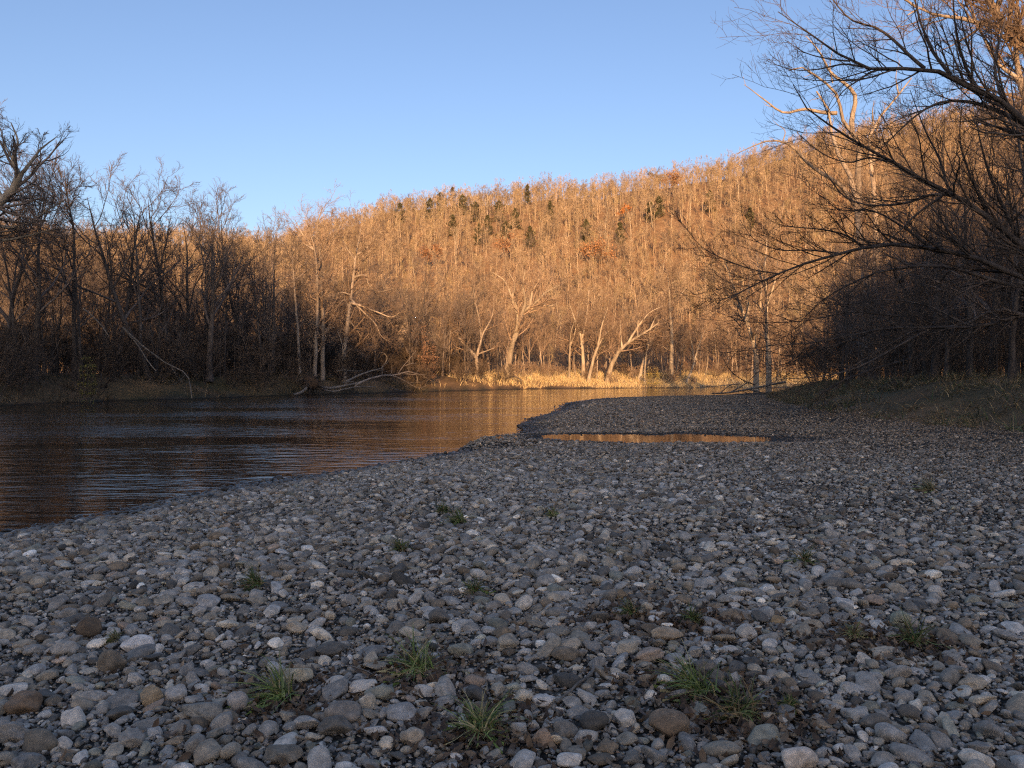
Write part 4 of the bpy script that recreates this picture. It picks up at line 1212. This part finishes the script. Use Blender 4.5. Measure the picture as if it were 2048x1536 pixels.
def leafy(name, px, py, hp, wp, cols, label, seed, conif=False, n=900):
    q = hill_point(px, py); sc = q[1] / FPX
    h, w = hp * sc + (4 if conif else 5), wp * sc
    rng = np.random.default_rng(seed)
    root = empty(name, tuple(q), label, "tree")
    T = climb([[0, 0, -.3]], [[0, 0, 1]], [h * .9], h * .02, .03, rng, 8, .03, .03)
    part("trunk", [(*T, 6)], M_dark, root)
    t = rng.random(n)
    if conif:
        zc = h * (.12 + .88 * t); rad = w * .5 * np.sqrt(np.clip(1 - t ** 1.6, 0, 1)) * rng.random(n) ** .5 * (.75 + .3 * np.sin(zc * 2.2 + seed))
        az = rng.random(n) * 6.28
        c = np.stack([rad * np.cos(az), rad * np.sin(az), zc - rad * .25], 1)
    else:
        cl = rng.normal(size=(9, 3)) * np.array([w * .24, w * .24, h * .15]) + np.array([0, 0, h * .66])
        c = cl[rng.integers(0, 9, n)] + rng.normal(size=(n, 3)) * w * .10
    s = rng.uniform(.12, .32, n)
    rm = rot_mats(rng, n, 1.2)
    tm = np.array([(-1, -.6, 0), (1, -.5, .2), (.8, .7, 0), (-.7, .6, .3)])
    v = np.einsum('nij,vj->nvi', rm, tm) * s[:, None, None] + c[:, None, :]
    F = np.arange(n * 4).reshape(n, 4)
    C = np.ones((n, 4)); C[:, :3] = np.asarray(cols)[rng.integers(0, len(cols), n)] * rng.uniform(.6, 1.2, n)[:, None]
    obj("crown", mesh_from("crown", v.reshape(-1, 3), F, 4, M_leaf, False, np.repeat(C, 4, 0)), root)
    return root
RUST = [(.25, .13, .07), (.29, .15, .075), (.20, .10, .06)]
CED = [(.05, .052, .025), (.065, .06, .03), (.085, .068, .035)]
leafy("oak", 1348, 372, 34, 40, RUST, "rust-leaved oak on the skyline of the hill", 901)
leafy("oak", 1182, 512, 34, 62, [(.34, .18, .085), (.28, .14, .07)], "orange-leaved oak in mid-hill, broad and low", 902, n=1400)
leafy("oak", 1250, 425, 26, 20, [(.40, .17, .06), (.34, .14, .05)], "small bright orange treetop above a pale slanting trunk", 903, n=500)
leafy("oak", 1010, 500, 30, 44, RUST, "dull red oak left of the broad orange oak", 904)
leafy("oak", 860, 510, 26, 40, RUST, "red-brown oak at the left foot of the slope", 905)
leafy("cedar", 905, 398, 30, 44, [(.10, .065, .035), (.08, .06, .03)], "brownish evergreen at the left skyline of the hill", 911, True)
for j, (px, py, w, lab) in enumerate([(950, 422, 40, "dark evergreen left of the pale forked hill tree"), (998, 420, 46, "dark evergreen right of the pale forked hill tree"),
        (1012, 462, 48, "dark evergreen lowest of its cluster on the hill"), (958, 466, 40, "squat dark evergreen under the pale forked hill tree"), (1172, 458, 34, "small lone evergreen in the middle of the hill"),
        (1055, 388, 20, "tiny pointed evergreen on the hill skyline"), (880, 404, 40, None), (925, 408, 36, None), (860, 416, 34, None), (1030, 436, 36, None), (975, 448, 40, None), (1060, 470, 36, None), (905, 448, 36, None),
        (1300, 420, 30, None), (1318, 412, 30, None), (1420, 400, 30, None), (1100, 420, 28, None), (800, 425, 32, None), (1500, 432, 36, None), (1240, 462, 30, None)]):
    o = leafy("cedar", px, py, 26, w, CED, lab or "dim olive evergreen among the bare trees of the hill", 912 + j, True)
    if lab is None: o["group"] = "dim evergreens among the bare trees of the hill"
def skyline_tree():
    q = hill_point(1308, 366)
    make_tree("bare_tree", 34 / FPX * q[1] + 4, 921, dict(SPREAD, limb=(9, .3, .95, 35, 70, .5, .75), rmin=.04, l4=4), "dark round-topped bare tree breaking the hill skyline", loc=tuple(q), mt=M_dark, mc=M_twig_dark)
skyline_tree()
forest()

# yellow-leaved bushes
def bush_leaves(px, py, Y, w, h, cols, label, seed, n=1600, s0=.06):
    rng = np.random.default_rng(seed)
    X = (px - CX) / FPX * Y; z0 = gz(X, Y)
    root = empty("leafy_bush", (X, Y, z0), label, "bush")
    st = climb(np.zeros((6, 3)), np.concatenate([rng.normal(size=(6, 2)) * .5, np.ones((6, 1))], 1), np.full(6, h), .03, .01, rng, 6)
    part("stem", [(*st, 4), (*sprout(*st, 8, rng, rmin=.008), 3)], M_dark, root)
    c = unit(rng.normal(size=(n, 3))) * rng.random((n, 1)) ** .45 * np.array([w, w, h * .55]) + np.array([0, 0, h * .55])
    c += .12 * w * np.sin(c * 7 / w)
    s = rng.uniform(.5, 1.4, n) * s0
    tm = np.array([(-1, -.4, 0), (1, -.4, .2), (.9, .4, 0), (-.9, .4, .2)])
    v = np.einsum('nij,vj->nvi', rot_mats(rng, n, 1.0), tm) * s[:, None, None] + c[:, None, :]
    C = np.ones((n, 4)); C[:, :3] = np.asarray(cols)[rng.integers(0, len(cols), n)] * rng.uniform(.6, 1.2, n)[:, None]
    obj("leaves", mesh_from("leaves", v.reshape(-1, 3), np.arange(n * 4).reshape(n, 4), 4, M_leaf, False, np.repeat(C, 4, 0)), root)
bush_leaves(1305, 740, 150, 2.0, 3.6, [(.42, .30, .09), (.34, .26, .08), (.28, .24, .08)], "round yellow-leaved bush in the golden grass of the far bank", 931)
bush_leaves(176, 690, 56, .7, 3.4, [(.20, .17, .04), (.15, .13, .04), (.10, .10, .03)], "narrow yellow-green bush in the shaded woods behind the leaning poles", 932, 900, .05)
bush_leaves(858, 720, 112, 1.6, 5.5, [(.24, .13, .08), (.19, .11, .07)], "pinkish brown bush at the edge of the light beside the log jam", 933, 1500, .07)
bush_leaves(838, 660, 116, 1.8, 8.0, [(.23, .13, .085), (.18, .11, .07)], "taller reddish bush behind the pinkish brown one", 934, 1700, .07)

# ------------------------------------------------------------------ driftwood, fallen trunks, twigs
def limbset(name, parts_, label, cat, seed, mat=None, twig=0, rmin=.01, rough=.12):
    """parts_: [(part name, pts in world space, r0, r1)]; the first is the thing's main piece"""
    rng = np.random.default_rng(seed)
    mat = mat or M_drift
    base = np.asarray(parts_[0][1][0], float)
    root = empty(name, tuple(base), label, cat) if len(parts_) > 1 or twig else None
    allP = []
    for i, (pn, pts, r0, r1) in enumerate(parts_):
        c = resample(np.asarray(pts), 12) - base
        r = r0 + (r1 - r0) * np.linspace(0, 1, 12)
        c = c + rng.normal(size=c.shape) * r[:, None] * rough
        allP.append((c, r))
        v, f = tubes([(c[None], r[None], 8)])
        # close the ends
        capa, capb = list(range(7, -1, -1)), list(range(88, 96))
        me = mesh_from(pn, v, f, 4, mat)
        if root is None:
            ob = obj(name, me, loc=tuple(base)); tag(ob, label, cat); return ob
        obj(pn, me, root)
    if twig:
        A = np.array([q[0] for q in allP]); B = np.array([q[1] for q in allP])
        T1 = sprout(A, B, twig, rng, (.4, 1), (25, 60), (.15, .35), .3, .5, rmin, 5, .12, .02)
        T2 = sprout(*T1, 4, rng, (.2, 1), (25, 60), (.3, .6), .3, .6, rmin * .7, 4, .12, .02)
        part("crown", [(*T1, 3), (*T2, 3)], mat, root)
    return root
def W(pts, Y0, Y1=None):
    Y1 = Y0 if Y1 is None else Y1
    n = max(len(pts) - 1, 1)
    return [P(a_, b_, Y0 + (Y1 - Y0) * i / n) for i, (a_, b_) in enumerate(pts)]
limbset("fallen_tree", [("trunk", W([(245, 655), (290, 695), (330, 725), (375, 752), (384, 797)], 66, 62.5), .075, .04), ("branch", W([(376, 770), (368, 778), (372, 786)], 62.7), .04, .02)],
        "longest dead pole leaning from the cut bank down into the water", "dead tree", 941, twig=2, rmin=.012)
limbset("fallen_tree", [("trunk", W([(250, 660), (275, 690), (300, 728), (312, 742)], 66.5, 65), .06, .04)], "shorter dead pole lying beside the longest one on the cut bank", "dead tree", 942)
limbset("fallen_tree", [("trunk", W([(166, 617), (180, 628), (200, 648), (218, 672)], 63), .06, .03), ("branch", W([(180, 624), (196, 616), (206, 612)], 63), .04, .015)],
        "thin dead sapling slanting in the dark woods above the poles", "dead tree", 943, twig=2)
# log jam in front of the pale twin trunks
q = 512 / 2048 * 400 / 512
ZJ = lambda zx, zy: (540 + zx * .1953, 680 + zy * .1953)
def J(*zz): return [ZJ(a_, b_) for a_, b_ in zz]
_bd = {}
def bdep(px):
    k = int(px // 12)
    if k not in _bd: _bd[k] = bank_depth(k * 12 + 6)
    return _bd[k] + (px - k * 12 - 6) * .06
def WJ(pts, off, off1=None):
    off1 = off if off1 is None else off1
    n = max(len(pts) - 1, 1)
    return [P(a_, b_, bdep(a_) - .9 + off + (off1 - off) * i / n) for i, (a_, b_) in enumerate(pts)]
limbset("log", [("log", WJ(J((520, 490), (640, 490), (760, 470), (880, 445)), 0), .17, .12)], "thickest grey log of the jam, lying along the waterline", "log", 951)
limbset("log", [("log", WJ(J((540, 510), (660, 525), (780, 500), (900, 478), (1080, 482)), -.35), .10, .05)], "long pale log curving below the thickest log of the jam", "log", 952)
limbset("log", [("log", WJ(J((740, 440), (800, 430), (860, 424)), .15), .09, .05)], "short white branch stub lying on the thickest log", "log", 953)
limbset("fallen_tree", [("trunk", WJ(J((780, 430), (900, 365), (1030, 320), (1150, 288)), .5), .14, .06), ("branch", WJ(J((1140, 288), (1180, 235), (1200, 185), (1175, 140), (1120, 130)), .6), .07, .02), ("branch", WJ(J((1160, 260), (1195, 240), (1230, 190)), .6), .04, .015)],
        "dark fallen trunk rising right out of the log jam with an upturned tip", "dead tree", 954, twig=2)
limbset("fallen_tree", [("trunk", WJ(J((860, 470), (960, 420), (1080, 380), (1180, 360), (1300, 380), (1380, 420), (1440, 455)), .3), .15, .06), ("branch", WJ(J((1240, 365), (1320, 350), (1410, 325), (1500, 345), (1590, 360)), .3), .10, .03),
                        ("branch", WJ(J((1370, 345), (1440, 352), (1505, 372), (1506, 440)), .3), .07, .04), ("branch", WJ(J((1310, 345), (1380, 250), (1440, 180), (1495, 110)), .4), .08, .02), ("branch", WJ(J((1380, 265), (1440, 245), (1500, 240)), .4), .05, .015),
                        ("branch", WJ(J((1430, 455), (1520, 490), (1600, 470)), .3), .06, .02)],
        "sunlit fallen tree arching over the log jam, branches raised", "dead tree", 955, M_grey, twig=4, rmin=.012)
limbset("log", [("log", WJ(J((1210, 485), (1290, 510), (1365, 522)), .6), .08, .04)], "short pale branch poking down to the water right of the jam", "log", 956)
limbset("log", [("log", WJ(J((235, 562), (300, 545), (350, 515), (370, 490)), -.5), .13, .15)], "stubby pale log pointing left at the root plate of the jam", "log", 957)
limbset("log", [("log", WJ(J((680, 318), (740, 308), (850, 318), (945, 316)), .6), .04, .03)], "thin bare stick hanging above the log jam", "log", 958)
def root_plate():
    rng = np.random.default_rng(959)
    c = P(*ZJ(420, 440), bdep(ZJ(420, 440)[0]) - .6)
    n = 46
    d = unit(rng.normal(size=(n, 3)) * np.array([1, .6, 1.1]))
    T = climb(np.zeros((n, 3)), d, rng.uniform(.7, 2.0, n), .09, .02, rng, 7, .22, -.03)
    T2 = sprout(*T, 5, rng, (.3, 1), (30, 70), (.3, .6), .3, .6, .015, 4, .2, 0)
    root = empty("root_plate", tuple(c), "tangled upturned root plate at the left end of the log jam", "roots")
    D, FF = ICO[2]
    v = D * np.array([.8, .5, .75]) * (1 + .25 * np.sin(D @ rng.normal(size=(3, 5)) * 3).sum(1, keepdims=True) * .4)
    C = np.ones((len(v), 4)); C[:, :3] = (.07, .045, .03)
    obj("soil_clod", mesh_from("soil_clod", v, FF, 3, M_leaf, True, C), root)
    part("roots", [(*T, 4), (*T2, 3)], M_dark, root)
root_plate()
limbset("log", [("log", W([(1003, 770), (1012, 758), (1030, 753), (1044, 762)], 132), .18, .12)], "arched dark root hollow in the far bank", "log", 961, M_dark)
limbset("log", [("log", W([(1400, 772), (1440, 772), (1480, 766)], 140, 138), .12, .06)], "bare pole lying on the sandy beach of the far bank", "log", 962, M_pale)
limbset("fallen_tree", [("trunk", W([(1424, 787), (1450, 786), (1490, 780), (1530, 772), (1570, 764)], 82, 86), .07, .12), ("branch", W([(1440, 786), (1462, 770), (1478, 768)], 83), .06, .02), ("branch", W([(1460, 785), (1490, 768), (1520, 740)], 84), .07, .02), ("branch", W([(1500, 780), (1540, 788), (1570, 790)], 84), .08, .03)],
        "dark driftwood snag reaching into the river from the end of the bar", "dead tree", 963, M_drift, twig=6, rmin=.02)
limbset("fallen_tree", [("trunk", W([(1438, 700), (1460, 740), (1480, 757), (1510, 770)], 78, 80), .035, .06)], "thin dark branch hanging down to the driftwood snag", "dead tree", 964, M_dark, twig=3, rmin=.012)
limbset("fallen_tree", [("trunk", W([(1640, 790), (1680, 765), (1760, 735), (1830, 715), (1900, 690)], 46, 42), .05, .09), ("branch", W([(1700, 760), (1730, 742), (1800, 738)], 45), .03, .012)], "dead bough lying on the grass bank under the willows", "dead tree", 965, M_dark, twig=5, rmin=.008)
# sticks on the gravel
def stick(pix, r0, r1, label, seed, lift=.02):
    pts = []
    for (a_, b_) in pix:
        g = GP(a_, b_); pts.append(g + np.array([0, 0, lift]))
    limbset("stick", [("stick", pts, r0, r1)], label, "stick", seed, rough=.2)
stick([(1187, 1342), (1184, 1366), (1150, 1396), (1112, 1430)], .007, .005, "knobbly grey stick lying across the stones near the flat pale rectangular stone", 971, .05)
stick([(690, 1348), (712, 1352), (730, 1358), (745, 1366)], .003, .002, "pale curved straw in the leaf litter left of the wide green tuft", 972, .04)
stick([(1438, 1452), (1450, 1448), (1466, 1452)], .004, .003, "short bleached curl of wood under the light green grass tuft", 973, .04)
stick([(1505, 1430), (1525, 1412), (1540, 1398)], .003, .002, "thin twig sticking out right of the light green tuft", 974, .05)
stick([(1400, 1066), (1420, 1060), (1444, 1066)], .010, .006, "pale twig lying on the gravel in the middle distance", 975, .04)
